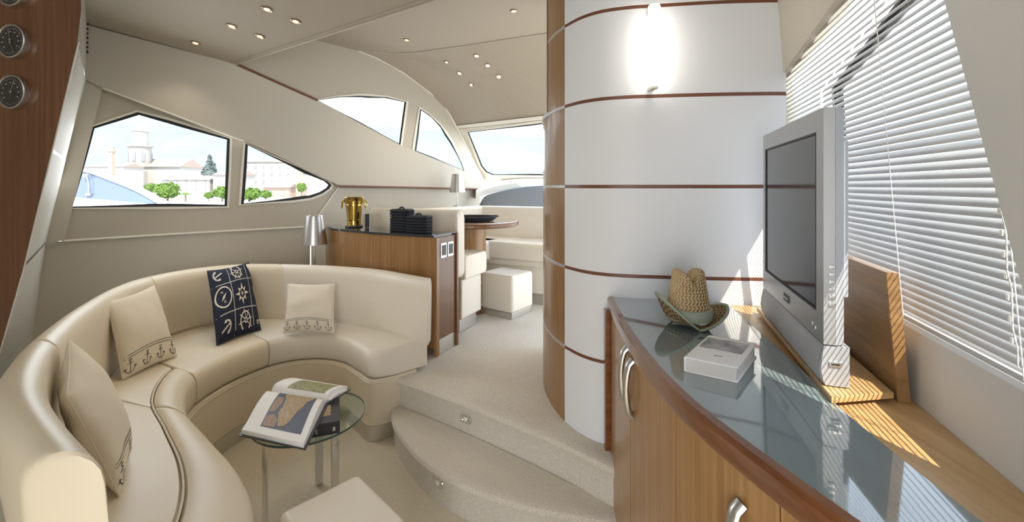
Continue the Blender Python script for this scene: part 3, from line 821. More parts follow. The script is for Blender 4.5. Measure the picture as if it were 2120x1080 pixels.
# ---------------------------------------------------------------- curved leather sofa
OUT = [(-.97, .86), (-1.36, 1.13), (-1.62, 1.40), (-1.83, 1.70), (-1.99, 1.97), (-2.16, 2.33), (-2.22, 2.60), (-2.14, 2.88), (-1.90, 3.05), (-1.48, 3.04), (-1.13, 2.97), (-.85, 2.86), (-.62, 2.70), (-.475, 2.59)]
FRO = [(-.60, .93), (-.725, 1.22), (-.875, 1.40), (-1.10, 1.585), (-1.34, 1.79), (-1.50, 2.04), (-1.51, 2.30), (-1.44, 2.50), (-1.34, 2.61), (-1.19, 2.65), (-1.02, 2.60), (-.88, 2.47), (-.78, 2.375), (-.675, 2.425)]
ON = cr_spline(OUT, 8); FN = cr_spline(FRO, 8)
SEATZ = .50; BACKZ = .865
def stn(s):
    k = s*8; i = min(int(k), len(ON)-2); f = k-i
    return ON[i].lerp(ON[i+1], f), FN[i].lerp(FN[i+1], f)
def back_prof(s=0):
    g = min(1, max(0, (s-8.6)/2.5)); kx = 1-.24*g
    P = [(.05, SEATZ-.005), (.04, .52), (.006, .70), (0, .80)]
    for k in range(1, 8):
        a = PI-PI*k/8; P.append((.072+.072*math.cos(a), BACKZ-.062+.062*math.sin(a)))
    P += [(.146, .80), (.158, .68), (.176, .55), (.182-.02*g, .52), (.17-.02*g, SEATZ-.005)]
    return [(a*kx, z) for a, z in P]
def seat_prof(L, a0=.08, a1=None, front=True, wob=0):
    e_ = L if a1 is None else a1
    P = [(a0, .345), (a0, SEATZ-.02), (a0+.012, SEATZ-.004)]
    n = 6
    for k in range(n+1):
        t_ = k/n; P.append((a0+.02+(e_-.055-a0-.02)*t_, SEATZ+.008*math.sin(PI*t_)+wob))
    if front:
        for k in range(1, 6):
            a = PI/2-PI/2*k/6; P.append((e_-.055+.055*math.cos(a), SEATZ-.05+.05*math.sin(a)))
        P += [(e_, SEATZ-.07), (e_-.004, .375), (e_-.020, .350), (e_-.03, .345)]
    else:
        P += [(e_-.012, SEATZ-.002), (e_-.002, SEATZ-.014), (e_, .40), (e_, .345)]
    return P
def bolster_prof(L, w_=.19):
    P = [(L-w_, .345), (L-w_, SEATZ-.018), (L-w_+.012, SEATZ-.001)]
    for k in range(5): P.append((L-w_+.03+(w_-.09)*k/4, SEATZ+.010*math.sin(PI*(k+1)/6)))
    for k in range(1, 6):
        a = PI/2-PI/2*k/6; P.append((L-.06+.06*math.cos(a), SEATZ-.055+.055*math.sin(a)))
    P += [(L, SEATZ-.075), (L-.004, .375), (L-.02, .35), (L-.03, .345)]
    return P
def sweep(s0, s1, prof, n=None, round_=.014, r0=None, r1=None, twist=False):
    n = n or max(8, int((s1-s0)*9)); R = []
    ss = [s0+(s1-s0)*k/n for k in range(n+1)]
    for i, s in enumerate(ss):
        o_, f_ = stn(s); d = (f_-o_); L = d.length; d = d/L
        pr = prof(L, s) if twist else prof(L); cx_ = sum(a for a, z in pr)/len(pr); cz = sum(z for a, z in pr)/len(pr)
        def ring(sh, adv):
            oo, ff = stn(s+adv); dd = (ff-oo).normalized()
            if twist:
                g = min(1, max(0, (s-10.6)/2.4)); g = g*g*(3-2*g); dd = (dd*(1-g)+Vector((.0, -1))*g).normalized(); dd = Vector((dd.x, dd.y))
            out = []
            for a, z in pr:
                va = Vector((a-cx_, z-cz)); l = va.length; va *= max(0, 1-sh/l) if l else 1
                out.append(Vector((oo.x+dd.x*(cx_+va.x), oo.y+dd.y*(cx_+va.x), cz+va.y)))
            return out
        if i == 0:
            R.append(ring((r0 or round_), 0)); R.append(ring((r0 or round_)*.3, (s1-s0)/n*.12))
            R.append(ring(0, (s1-s0)/n*.35)); continue
        if i == n:
            R.append(ring(0, -(s1-s0)/n*.35)); R.append(ring((r1 or round_)*.3, -(s1-s0)/n*.12)); R.append(ring((r1 or round_), 0)); continue
        R.append(ring(0, 0))
    bm = B(); rings(bm, R); return bm
sofa = thing('corner_sofa', 'large curved cream leather sofa wrapping round the glass table', 'sofa', (-1.7, 2.1, 0))
for a_, b_, r0, r1 in ((0, 2.42, .02, .006), (2.42, 6.02, .006, .006), (6.02, 8.6, .006, .006), (8.6, 12.98, .006, .03)):
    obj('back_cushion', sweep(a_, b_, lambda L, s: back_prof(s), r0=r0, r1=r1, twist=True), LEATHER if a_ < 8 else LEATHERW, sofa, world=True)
for a_, b_ in ((.0, 3.72), (3.74, 5.16)):
    obj('seat_cushion', sweep(a_, b_, lambda L: seat_prof(L, .08, L-.192, False), r0=.006, r1=.006), LEATHER, sofa, world=True)
    obj('front_bolster', sweep(a_, b_, lambda L: bolster_prof(L), r0=.006, r1=.006), LEATHER, sofa, world=True)
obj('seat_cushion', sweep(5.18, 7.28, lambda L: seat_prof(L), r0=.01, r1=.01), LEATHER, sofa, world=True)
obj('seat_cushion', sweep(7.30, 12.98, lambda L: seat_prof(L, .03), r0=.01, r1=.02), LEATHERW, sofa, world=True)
obj('base', sweep(0, 12.95, lambda L: [(.10, .088), (.10, .34), (L-.018, .34), (L-.010, .333), (L-.006, .30), (L-.006, .088)], n=110, round_=.004), LEATHER, sofa, world=True)
bm = B(); P = []
for k in range(120):
    s = 12.9*k/119; o_, f_ = stn(s); d = (f_-o_); L = d.length; d /= L; P.append(Vector((o_.x+d.x*(L-.006), o_.y+d.y*(L-.006), .322)))
tube(bm, P, .004, 6); obj('base_piping', bm, SEAM if False else LEATHER, sofa, world=True)
obj('kick_plate', sweep(0, 12.9, lambda L: [(.12, .0), (.12, .087), (L-.004, .087), (L-.004, .0)], n=110, round_=.003), KICK, sofa, world=True)
bm = B(); P = []
for k in range(50):
    s = 5.1*k/49; o_, f_ = stn(s); d = (f_-o_); L = d.length; d /= L; P.append(Vector((o_.x+d.x*(L-.191), o_.y+d.y*(L-.191), SEATZ-.001)))
tube(bm, P, .0035, 6); obj('seat_piping', bm, LEATHERW, sofa, world=True)

# ---------------------------------------------------------------- cushions
def cushion(name, label, c, thick, m, decals=(), sign=1, group=None, sag=.0, edge_m=None):
    """c: corners bottom-left, bottom-right, top-right, top-left"""
    c = [Vector(p) for p in c]; ctr = sum(c, Vector())/4
    nrm = (c[1]-c[0]).cross(c[3]-c[0]).normalized()*sign
    t = thing(name, label, 'cushion', (ctr.x, ctr.y, min(p.z for p in c)), 0, group)
    def S(u, v, side=1, off=0):
        # edges bow inwards a little, faces puff out
        uu = u+.028*math.sin(PI*v)*(1-2*u); vv = v+.028*math.sin(PI*u)*(1-2*v)
        p = (c[0]*(1-uu)+c[1]*uu)*(1-vv)+(c[3]*(1-uu)+c[2]*uu)*vv
        h = thick*.5*(max(0, math.sin(PI*min(max(u, 0), 1)))*max(0, math.sin(PI*min(max(v, 0), 1))))**.42
        wr_ = .0035*noise.noise(Vector((u*8+ctr.x*5+v*3, v*7, ctr.y)))+.010*noise.noise(Vector((u*3.3, v*3.3+ctr.x*9, 4)))
        h *= 1+.0*wr_
        return p+nrm*side*(h+wr_*min(1, h/.02)+off)
    n = 26; bm = B(); g = {}
    for side in (1, -1):
        for i in range(n+1):
            for j in range(n+1):
                if side == -1 and (i in (0, n) or j in (0, n)): g[side, i, j] = g[1, i, j]
                else: g[side, i, j] = bm.verts.new(S(.5-.5*math.cos(PI*i/n), .5-.5*math.cos(PI*j/n), side))
        for i in range(n):
            for j in range(n): bm.faces.new((g[side, i, j], g[side, i+1, j], g[side, i+1, j+1], g[side, i, j+1]))
    body = obj('cover', bm, m, t, world=True)
    bm = B(); P = []
    for k in range(80):
        q_ = k/20; i = int(q_); f = q_-i
        P.append(S(*((f, 0), (1, f), (1-f, 1), (0, 1-f))[i]))
    tube(bm, P, .0028, 6, closed=True); obj('edge_seam', bm, edge_m or m, t, world=True)
    for dname, dm, polys in decals:
        bm = B()
        for poly in polys:
            flatmesh(bm, poly, [], lambda u, v, o: S(u, v, 1, .0016), 0, .05, 0)
        obj(dname, bm, dm, t, world=True)
    return t
def stroke(pts, wd, asp=1):
    """polyline in uv as quads; wd width in v units, asp = height/width of the cushion"""
    out = []
    for a, b_ in zip(pts[:-1], pts[1:]):
        a = Vector(a); b_ = Vector(b_); d = Vector(((b_.x-a.x)/asp, b_.y-a.y)); 
        if d.length < 1e-6: continue
        d.normalize(); n = Vector((-d.y*asp, d.x))*wd/2; e_ = Vector((d.x*asp, d.y))*wd*.3
        out.append([a-e_-n, b_+e_-n, b_+e_+n, a-e_+n])
    return out
def circ(cx_, cy, r, wd, asp, n=20, a0=0, a1=2*PI):
    return stroke([(cx_+r*asp*math.cos(a0+(a1-a0)*k/n), cy+r*math.sin(a0+(a1-a0)*k/n)) for k in range(n+1)], wd, asp)
def small_anchor(cx_, cy, s, asp, wd=.006, flip=1):
    P = []
    def q(x, y): return (cx_+x*s*asp, cy+y*s*flip)
    P += stroke([q(0, -1), q(0, .75)], wd, asp); P += stroke([q(-.45, .45), q(.45, .45)], wd, asp)
    P += circ(cx_, cy+.95*s*flip, .2*s, wd, asp, 8)
    P += stroke([q(.75*math.cos(a), -.25+.75*math.sin(a)) for a in [PI+PI*k/8 for k in range(9)]], wd, asp)
    P += stroke([q(-.95, -.35), q(-.75, -.1), q(-.5, -.3)], wd, asp); P += stroke([q(.95, -.35), q(.75, -.1), q(.5, -.3)], wd, asp)
    return P
def anchors_band(n, asp, h=.20, first=.09, last=.91):
    P = [small_anchor(first+(last-first)*k/(n-1), h*.52, h*.36, asp, .0065) for k in range(n)]
    L = [stroke([(.02+.96*k/16, h+.018*math.sin(PI*k/16)) for k in range(17)], .006, asp), stroke([(.02+.96*k/16, h+.03+.018*math.sin(PI*k/16)) for k in range(17)], .006, asp)]
    return [('stitched_anchor', STITCH, p) for p in P]+[('stitched_lines', STITCH, L[0]+L[1])]
cushion('throw_cushion', 'cream canvas cushion with stitched anchors left of the navy cushion',
        [UZ(254, 786, .512), UZ(366, 736, .512), UZ(320, 590, .845), UZ(220, 626, .835)], .115, CLOTH, anchors_band(4, 1.25), group='cream anchor cushions')
cushion('throw_cushion', 'small pale canvas cushion with five stitched anchors on the right half of the sofa',
        [UZ(586, 689, .513), UZ(692, 689, .513), UZ(694, 587, .775), UZ(596, 587, .775)], .10, CLOTHW, anchors_band(5, 1.05), group='cream anchor cushions')
cushion('throw_cushion', 'cream canvas cushion seen from its side on the near left end of the sofa',
        [(-1.36, 1.53, .515), (-1.13, 1.25, .51), (-1.24, 1.21, .82), (-1.56, 1.53, .865)], .125, CLOTH, anchors_band(4, 1.1), sign=-1, group='cream anchor cushions')
# navy cushion
A = 1.05
def star8(cx_, cy, r):
    out = []
    for k in range(8):
        a = k*PI/4; rr = r*(1 if k % 2 == 0 else .8)
        q = lambda ang, rad: (cx_+rad*math.cos(ang)*A, cy+rad*math.sin(ang))
        out.append([q(a, rr), q(a+PI/8, r*.42), q(a, r*.34), q(a-PI/8, r*.42)])
    out.append([(cx_+.02*A*1.2, cy), (cx_, cy+.035), (cx_-.02*A*1.2, cy), (cx_, cy-.035)])
    return out
def wheel(cx_, cy, r, vmin=.015, vmax=.985):
    P = circ(cx_, cy, r, .022, A, 20)+circ(cx_, cy, r*.25, .016, A, 10)
    for k in range(8):
        a = k*PI/4+.2; P += stroke([(cx_+r*.25*A*math.cos(a), cy+r*.25*math.sin(a)), (cx_+r*1.35*A*math.cos(a), cy+r*1.35*math.sin(a))], .012, A)
    return [p for p in P if all(vmin < v[1] < vmax and .01 < v[0] < .99 for v in p)]
def compass(cx_, cy, r):
    P = circ(cx_, cy, r, .022, A, 24)
    P += [[(cx_-.055*A, cy-.055), (cx_+.012*A, cy-.016), (cx_+.055*A, cy+.055), (cx_-.012*A, cy+.016)]]
    P += stroke([(cx_-.04, cy+.06), (cx_-.04, cy+.085), (cx_-.01, cy+.06), (cx_-.01, cy+.085)], .008, A)
    P += stroke([(cx_+.03, cy-.08), (cx_-.01, cy-.08), (cx_-.01, cy-.055), (cx_+.03, cy-.055)], .008, A)
    return [p for p in P if all(.005 < v[0] < .995 for v in p)]
def fat_anchor(cx_, cy, s, rot):
    c_, s_ = math.cos(rot), math.sin(rot)
    q = lambda x, y: (cx_+(x*c_-y*s_)*s*A, cy+(x*s_+y*c_)*s)
    P = stroke([q(0, -1), q(0, .9)], .02, A)+stroke([q(.8*math.cos(a), -.2+.8*math.sin(a)) for a in [PI+PI*k/8 for k in range(9)]], .022, A)
    P += [[q(-1.05, -.35), q(-.5, -.35), q(-.8, .15)], [q(1.05, -.35), q(.5, -.35), q(.8, .15)]]
    return [p for p in P if all(.01 < v[0] < .99 and .01 < v[1] < .99 for v in p)]
grid = []
for u in (.36, .80): grid += stroke([(u, .01+.98*k/20) for k in range(21)], .016, A)
for v in (.30, .715): grid += stroke([(.01+.98*k/16, v) for k in range(17)], .016, A)
mot = [('printed_star', PRINT, star8(.58, .50, .165)), ('printed_wheel', PRINT, wheel(.56, .875, .115)), ('printed_wheel', PRINT, wheel(.60, .13, .115)), ('printed_compass', PRINT, compass(.175, .53, .145)), ('printed_anchor', PRINT, fat_anchor(.15, .87, .09, -1.2)), ('printed_anchor', PRINT, fat_anchor(.16, .13, .09, 2.0)), ('printed_anchor', PRINT, circ(.92, .90, .024, .012, A, 10)+stroke([(.92, .925), (.965, .965)], .014, A)), ('printed_anchor', PRINT, circ(.91, .09, .022, .012, A, 10)+stroke([(.93, .10), (.97, .12)], .012, A))]
edge_ring = [p for p in circ(1.06, .53, .11, .02, A, 24) if all(v[0] < .985 for v in p)]
cushion('throw_cushion', 'navy cushion printed with white star, ship wheels, compass and anchors', [UZ(449, 715, .512), UZ(540, 682, .512), UZ(515, 543, .868), UZ(429, 561, .868)], .115, NAVY,
        [('printed_grid', PRINTG, grid)]+mot+[('printed_compass', PRINT, edge_ring)], edge_m=NAVY)

# ---------------------------------------------------------------- round glass table
TC = Vector((-.885, 1.905, 0)); TR = .228
tb = thing('glass_side_table', 'small round glass table with three flat chrome legs', 'table', TC)
bm = B(); lathe(bm, [(TR-.002, .390), (TR, .392), (TR, .398), (TR-.002, .400)], 72); obj('glass_top', bm, TGLASS, tb)
bm = B(); R = []
for k in range(72):
    a = 2*PI*k/72; c_, s_ = math.cos(a), math.sin(a); R.append([Vector((r*c_, r*s_, z)) for r, z in ((TR+.0003, .3905), (TR+.0015, .395), (TR+.0003, .3995), (TR-.0002, .395))])
GEDGE = mat('green glass edge', (.03, .07, .06), .1, coat=.5)
rings(bm, R, True, False, True); obj('glass_edge', bm, GEDGE, tb)
for x, y in ((-1.0, 1.76), (-.745, 1.83), (-.905, 2.04)):
    d = Vector((x, y, 0))-TC; a = math.atan2(d.y, d.x)
    bm = B(); box(bm, (d.x, d.y, .195), (.010, .036, .39), a, .002); obj('leg', bm, CHROME, tb)
for k in range(3):
    pass
bm = B()
for x, y in ((-1.0, 1.76), (-.745, 1.83), (-.905, 2.04)):
    d = Vector((x, y, 0))-TC; a = math.atan2(d.y, d.x); box(bm, (d.x*.5, d.y*.5, .384), (d.length, .020, .010), a, .001)
obj('cross_bar', bm, CHROME, tb)

# black book on glass
bb = thing('black_book', 'thick black book with illustrated cover under the open atlas', 'book', (0, 0, 0))
b0 = Vector((-.700, 1.765)); bx = Vector((-.93, -.35)).normalized(); by = Vector((-.37, .93)).normalized()
def bbp(a, b_, z): return Vector((b0.x+bx.x*a+by.x*b_, b0.y+bx.y*a+by.y*b_, z))
slab(0, .16, 0, .22, .4005, .403, 'back_cover', DARKCOVER, bb, .0006, bbp); slab(.003, .157, .003, .217, .403, .447, 'page_block', DARKCOVER, bb, 0, bbp)
slab(0, .16, 0, .22, .447, .450, 'front_cover', DARKCOVER, bb, .0006, bbp)
slab(-.001, .16, -.001, .002, .402, .448, 'spine', DARKCOVER, bb, .0006, bbp)
slab(.035, .085, .06, .15, .450, .4505, 'cover_picture', LAND, bb, 0, bbp)
def glyph(parent, P, quads, name='letter'):
    bm = B()
    for q_ in quads:
        vs = [bm.verts.new(P(x, y)) for x, y in q_]; bm.faces.new(vs)
    return obj(name, bm, PRINT, parent)
def gq(pts, wd):
    out = []
    for a, b_ in zip(pts[:-1], pts[1:]):
        a = Vector(a); b_ = Vector(b_); d = (b_-a).normalized(); n = Vector((-d.y, d.x))*wd/2
        out.append([tuple(a-n-d*wd*.3), tuple(b_-n+d*wd*.3), tuple(b_+n+d*wd*.3), tuple(a+n-d*wd*.3)])
    return out
R_ = gq([(0, 0), (0, 1), (.6, 1), (.6, .55), (0, .55)], .2)+gq([(.25, .55), (.65, 0)], .2)
C_ = gq([(.3+.35*math.cos(a), .5+.5*math.sin(a)) for a in [.6+5.1*k/10 for k in range(11)]], .2)
sp_pt = lambda ox: (lambda x, y: bbp(ox-x*.011, -.0016, .414+y*.014))
glyph(bb, sp_pt(.024), R_); glyph(bb, sp_pt(.088), C_)

# open atlas
at = thing('open_atlas', 'large open atlas with colour map, overhanging the glass table', 'book', (0, 0, 0))
G0, G1 = Vector((-1.045, 2.03)), Vector((-.795, 1.925))       # gutter, left and right ends
n0, n1 = Vector((-1.035, 1.665)), Vector((-.755, 1.575))       # near page, near edge
f0, f1 = Vector((-1.055, 2.11)), Vector((-.765, 2.02))       # far page end
G0 = Vector((-1.10, 1.98)); G1 = Vector((-.815, 1.90))
def lerp2(a, b_, t_): return a+(b_-a)*t_
def near_pt(s, t_, lift=0):      # s along gutter, t 0 gutter -> 1 near edge
    p = lerp2(lerp2(G0, n0, t_), lerp2(G1, n1, t_), s)
    z = .488-.030*(1-min(1, t_*5))**2+.014*math.sin(PI*min(1, t_*1.2))-.018*t_
    return Vector((p.x, p.y, z+lift))
def far_pt(s, t_, lift=0):
    p = lerp2(lerp2(G0, f0, t_), lerp2(G1, f1, t_), s)
    z = .488-.030*(1-min(1, t_*5))**2+.012*math.sin(PI*min(1, t_*1.0))*1.0-.016*t_
    return Vector((p.x, p.y, z+lift))
def page_block(fn, bot, name):
    bm = B(); R = []
    for j in range(17):
        t_ = j/16; top_ = [fn(i/6, t_) for i in range(7)]; bt = [Vector((p.x, p.y, bot)) for p in (top_[-1], top_[0])]
        # slight forward slope of the fore edge
        R.append(top_+bt)
    rings(bm, R); return obj(name, bm, PAPER, at)
page_block(near_pt, .4535, 'page_block'); page_block(far_pt, .4535, 'page_block')
bm = B(); prism(bm, [tuple(n0+Vector((-.006, -.010))), tuple(n1+Vector((.012, -.010))), tuple(G1+Vector((.015, 0))), tuple(f1+Vector((.012, .012))), tuple(f0+Vector((-.006, .012))), tuple(G0+Vector((-.01, 0)))], .4505, .4535); obj('cover', bm, DARKCOVER, at)
def decal(fn, poly, m, name, lift=.0008, parent=at, step=.05, grid=.06):
    bm = B(); flatmesh(bm, poly, [], lambda s, t_, o: fn(s, t_, lift), 0, step, grid); return obj(name, bm, m, parent)
decal(near_pt, [(.24, .10), (.90, .10), (.90, .87), (.24, .87)], SEA, 'map_sea')
decal(near_pt, [(.40, .105), (.88, .105), (.85, .22), (.78, .30), (.76, .42), (.70, .55), (.66, .70), (.60, .80), (.50, .82), (.46, .70), (.42, .60), (.44, .45), (.42, .30), (.37, .2)], LAND, 'map_land', .0016)
decal(near_pt, [(.26, .28), (.38, .28), (.40, .42), (.36, .60), (.26, .62)], MAPRED, 'map_cartouche', .0016)
decal(near_pt, [(.25, .70), (.36, .64), (.46, .72), (.46, .84), (.27, .86)], MAPRED, 'map_cartouche', .0016)
decal(far_pt, [(.26, .12), (.93, .12), (.93, .80), (.26, .80)], LANDG, 'map_plate', .0012)
bm = B(); rows = []     # a loose page curling at the right of the gutter
for j in range(9):
    t_ = j/8; rows.append([near_pt(.93, .02)+Vector((.0+.02*t_, .01+.10*t_, .006+.020*math.sin(PI*t_*.8))), near_pt(1.0, .02)+Vector((.02+.035*t_, .01+.09*t_, .001+.010*math.sin(PI*t_)))])
rings(bm, rows, False, False); obj('curled_page', bm, PAPER, at)

# ---------------------------------------------------------------- poufs
def pouf(name, label, c, sx, sy, z0, h, rz, kick=True, group=None):
    t = thing(name, label, 'pouf', (*c, z0), rz, group)
    kh = .05 if kick else .04
    bm = B(); box(bm, (0, 0, kh+(h-kh)/2), (sx, sy, h-kh), 0, .024, seg=4)
    for v in bm.verts:
        if v.co.z > h-.002: v.co.z += .012*max(0, 1-(v.co.x/sx*2)**2)*max(0, 1-(v.co.y/sy*2)**2)
    obj('body', bm, LEATHERW, t)
    bm = B(); P = []
    for k in range(48):
        a = 2*PI*k/48; c_, s_ = math.cos(a), math.sin(a)
        P.append((sx*.5*math.copysign(abs(c_)**.22, c_)*.985, sy*.5*math.copysign(abs(s_)**.22, s_)*.985, h-.028))
    tube(bm, [(p[0]*1.006, p[1]*1.006, p[2]) for p in P], .0018, 6, closed=True); obj('piping', bm, LEATHER, t)
    bm = B(); box(bm, (0, 0, kh/2+.0005), (sx*.93, sy*.93, kh), 0, .004); obj('kick_plate', bm, KICK, t)
    return t
a = UZ(740, 981, .35); b_ = UZ(838, 1076, .35); l_ = UZ(613, 1046, .35)
e1 = (b_-a); e2 = Vector((e1.y, -e1.x, 0)).normalized()*-.30 if False else (l_-a).normalized()*.30
e2 = Vector((-abs(e1.y), -abs(e1.x), 0)).normalized()*.26
cc = a+e1*.5+e2*.5
pouf('leather_pouf', 'cream leather pouf cut by the bottom of the picture near the glass table', (cc.x, cc.y), e1.length+.015, .275, 0, .352, math.atan2(e1.y, e1.x))
pouf('leather_pouf', 'cream leather pouf with steel plinth beside the dining table', (-.045, 3.72), .34, .31, PZ, .352, -.62)

# ---------------------------------------------------------------- cabinet between sofa and dining corner
FC = cr_spline([(-1.50, 3.50), (-1.36, 3.27), (-1.17, 3.115), (-.99, 2.985), (-.83, 2.90), (-.66, 2.82), (-.492, 2.755)], 6)
BCk = cr_spline([(-1.40, 3.56), (-1.30, 3.42), (-1.11, 3.27), (-.93, 3.16), (-.77, 3.08), (-.60, 3.02), (-.386, 2.965)], 6)
cab = thing('oak_cabinet', 'curved oak cabinet with dark glass top between sofa and dining bench', 'cabinet', (-.9, 3.05, 0))
bm = B(); prism(bm, [p[:] for p in FC]+[p[:] for p in reversed(BCk)], .37, 1.076); obj('body', bm, TEAKC if False else TEAK, cab, world=True)
o1 = offs(FC, .006); bm = B(); prism(bm, [p[:] for p in o1]+[p[:] for p in reversed(BCk)], 1.0765, 1.092, .002); obj('glass_top', bm, DGLASS, cab, world=True)
ea, eb = Vector((-.487, 2.752)), Vector((-.386, 2.965)); ed = (eb-ea).normalized(); en = Vector((ed.y, -ed.x))
def endbox(name, s0, s1, z0, z1, o0, o1_, m, bev=.001, parent=cab):
    bm = B(); q_ = [ea+ed*s0+en*o0, ea+ed*s1+en*o0, ea+ed*s1+en*o1_, ea+ed*s0+en*o1_]
    rings(bm, [[Vector((p.x, p.y, z)) for p in q_] for z in (z0, z1)])
    if bev: bmesh.ops.bevel(bm, geom=list(bm.edges), offset=bev, segments=2, affect='EDGES')
    return obj(name, bm, m, parent, world=True)
EL = (eb-ea).length
endbox('end_panel', 0, EL, PZ+.10, 1.074, .0005, .010, TEAKD)
endbox('corner_post', -.012, .020, PZ+.005, 1.076, .0, .020, RIMD if False else TEAK)
endbox('corner_post', EL-.016, EL+.006, PZ+.005, 1.086, .0, .022, TEAKD)
endbox('kick_plate', .02, EL-.016, PZ+.002, PZ+.095, .0, .006, KICK)
for s0, lab in ((.045, None), (.125, None)):
    o_ = endbox('switch_plate', s0, s0+.065, .94, 1.035, .010, .016, CHROME, .003)
    o2 = endbox('switch_insert', s0+.010, s0+.055, .955, 1.022, .016, .019, RUBBER, .001, parent=o_)
# champagne bucket
bk_ = thing('ice_bucket', 'tall polished brass ice bucket with ring handles on the dark glass top', 'bucket', (-1.195, 3.29, 1.094))
bm = B(); lathe(bm, [(.050, .0), (.052, .006), (.050, .012), (.049, .05), (.053, .055), (.053, .058), (.050, .060), (.058, .15), (.062, .172), (.0605, .176), (.066, .205), (.070, .218), (.0725, .222), (.071, .226), (.066, .222), (.052, .08), (.046, .02)], 40); obj('body', bm, BRASS, bk_)
bm = B(); lathe(bm, [(.062, -.0015), (.066, .004), (.064, .010), (.053, .014)], 40); obj('foot_ring', bm, RUBBER, bk_)
for s_ in (-1, 1):
    bm = B(); box(bm, (s_*.070, 0, .195), (.018, .014, .022), 0, .004); tube(bm, [(s_*.072, 0, .20), (s_*.086, 0, .204), (s_*.088, 0, .195)], .004, 8); lug = obj('handle_lug', bm, BRASS, bk_)
    bm = B(); tube(bm, [(s_*.090+s_*.003*math.sin(2*PI*k/20), .015*math.sin(2*PI*k/20), .170+.028*math.cos(2*PI*k/20)) for k in range(20)], .0032, 8, closed=True); obj('ring', bm, BRASS, lug)
bm = B(); box(bm, (-1.085, 3.255, 1.145), (.03, .05, .10), .3, .004); obj('black_speaker', bm, BLACKP, None, label='small black upright box between the brass ice bucket and the dining backrest', cat='speaker')
# woven black boxes
def woven(label, c, rz, sx, sy, h, rows_):
    t = thing('woven_box', label, 'box', (*c, 1.0935), rz, 'black woven boxes')
    bm = B(); rr = h/rows_/2
    for k in range(rows_):
        z = rr+k*2*rr; P = []; n = 96
        for i in range(n):
            a = 2*PI*i/n; c_, s_ = math.cos(a), math.sin(a); br = 1+.018*math.sin(i*PI/2+(k % 2)*PI)
            P.append((sx/2*math.copysign(abs(c_)**.25, c_)*br, sy/2*math.copysign(abs(s_)**.25, s_)*br, z))
        tube(bm, P, rr*1.12, 6, closed=True)
    obj('braided_side', bm, BLACK, t)
    bm = B(); box(bm, (0, 0, h*.5), (sx*.93, sy*.93, h*.96)); obj('lining', bm, BLACK, t)
    bm = B(); tube(bm, [(-sx*.2, 0, h), (-sx*.1, 0, h+.012), (sx*.05, 0, h+.013), (sx*.15, 0, h)], .006, 6)
    box(bm, (0, 0, h-.002), (sx*.9, sy*.9, .01), 0, .003); obj('lid_knot', bm, BLACK, t)
    return t
wv = woven('taller black woven rope box with two brass beads on the cabinet', (-.757, 2.995), -.42, .135, .08, .150, 8)
for dz in (.106, .092):
    bm = B(); bmesh.ops.create_uvsphere(bm, u_segments=12, v_segments=8, radius=.0055); bmesh.ops.translate(bm, verts=bm.verts, vec=(-.052, -.049, dz)); obj('brass_bead', bm, BRASS, wv)
woven('lower black woven rope box nearer the cabinet end', (-.618, 2.895), -.42, .145, .08, .112, 6)

# ---------------------------------------------------------------- lamps
def table_lamp(label, c, h, sh, rt, rb, m=METAL, st=.006):
    t = thing('table_lamp', label, 'lamp', c, 0, 'silver shade lamps')
    bm = B(); lathe(bm, [(.045, 0), (.045, .006), (.012, .012), (st, .016)], 28); obj('base', bm, m, t)
    bm = B(); lathe(bm, [(st, .014), (st, h-sh*.4)], 14); obj('stem', bm, CHROME, t)
    bm = B(); lathe(bm, [(rb, h-sh), (rt, h), (rt-.003, h), (rt*.9, h-.004), (rb-.003, h-sh)], 40); obj('shade', bm, m, t)
    bm = B(); box(bm, (0, 0, h-sh*.35), (rt*1.8, .004, .004)); box(bm, (0, 0, h-sh*.35), (.004, rt*1.8, .004)); obj('shade_holder', bm, CHROME, t)
    return t
LY = 3.24
p = U(651, 503, LY)
table_lamp('brushed steel cone lamp standing behind the curved sofa back', (p.x, LY, .72), U(651, 446, LY).z-.72, .212, .060, .091)
bm = B(); prism(bm, [(-1.62, 3.10), (-1.40, 3.08), (-1.40, 3.40), (-1.68, 3.40)], .68, .718, .003); obj('lamp_ledge', bm, PANELHI, None, kind='structure')
p = U(947, 398, 4.52)
table_lamp('silver cone lamp at the far end of the dining bench under the windscreen', (p.x, 4.52, 1.1965), U(947, 360, 4.52).z-1.1965, .19, .055, .083)

# ---------------------------------------------------------------- dining corner
db = thing('dining_bench', 'cream leather dining bench wrapping round the oval table', 'bench', (-.5, 4.0, PZ))
def slabpoly(C, w_, z0, z1, name, m, r=.03, parent=None, side=1):
    bm = B(); R = []
    C = [Vector(c_) for c_ in C]
    for i, p in enumerate(C):
        t = (C[min(i+1, len(C)-1)]-C[max(i-1, 0)]).normalized(); n = Vector((t.y, -t.x))*side
        def ring(k):
            rr = r; pr = [(0, z0), (0, z1-rr)]
            for q_ in range(1, 5): a = PI-PI/2*q_/4; pr.append((rr+rr*math.cos(a), z1-rr+rr*math.sin(a)))
            for q_ in range(0, 5): a = PI/2-PI/2*q_/4; pr.append((w_-rr+rr*math.cos(a), z1-rr+rr*math.sin(a)))
            pr += [(w_, z0+rr*.5), (w_-rr*.5, z0)]
            cx_ = w_/2; cz = (z0+z1)/2
            return [Vector((p.x+n.x*(cx_+(a-cx_)*k), p.y+n.y*(cx_+(a-cx_)*k), cz+(z-cz)*k)) for a, z in pr]
        if i in (0, len(C)-1):
            s_ = 1 if i == 0 else -1
            def sh(k, adv): return [q_+Vector((t.x, t.y, 0))*adv*s_ for q_ in ring(k)]
            seq = [sh(.86, 0), sh(.95, .006), sh(1, .02)]
            R += seq if i == 0 else seq[::-1]
        else: R.append(ring(1))
    rings(bm, R); return obj(name, bm, m, parent or db, world=True)
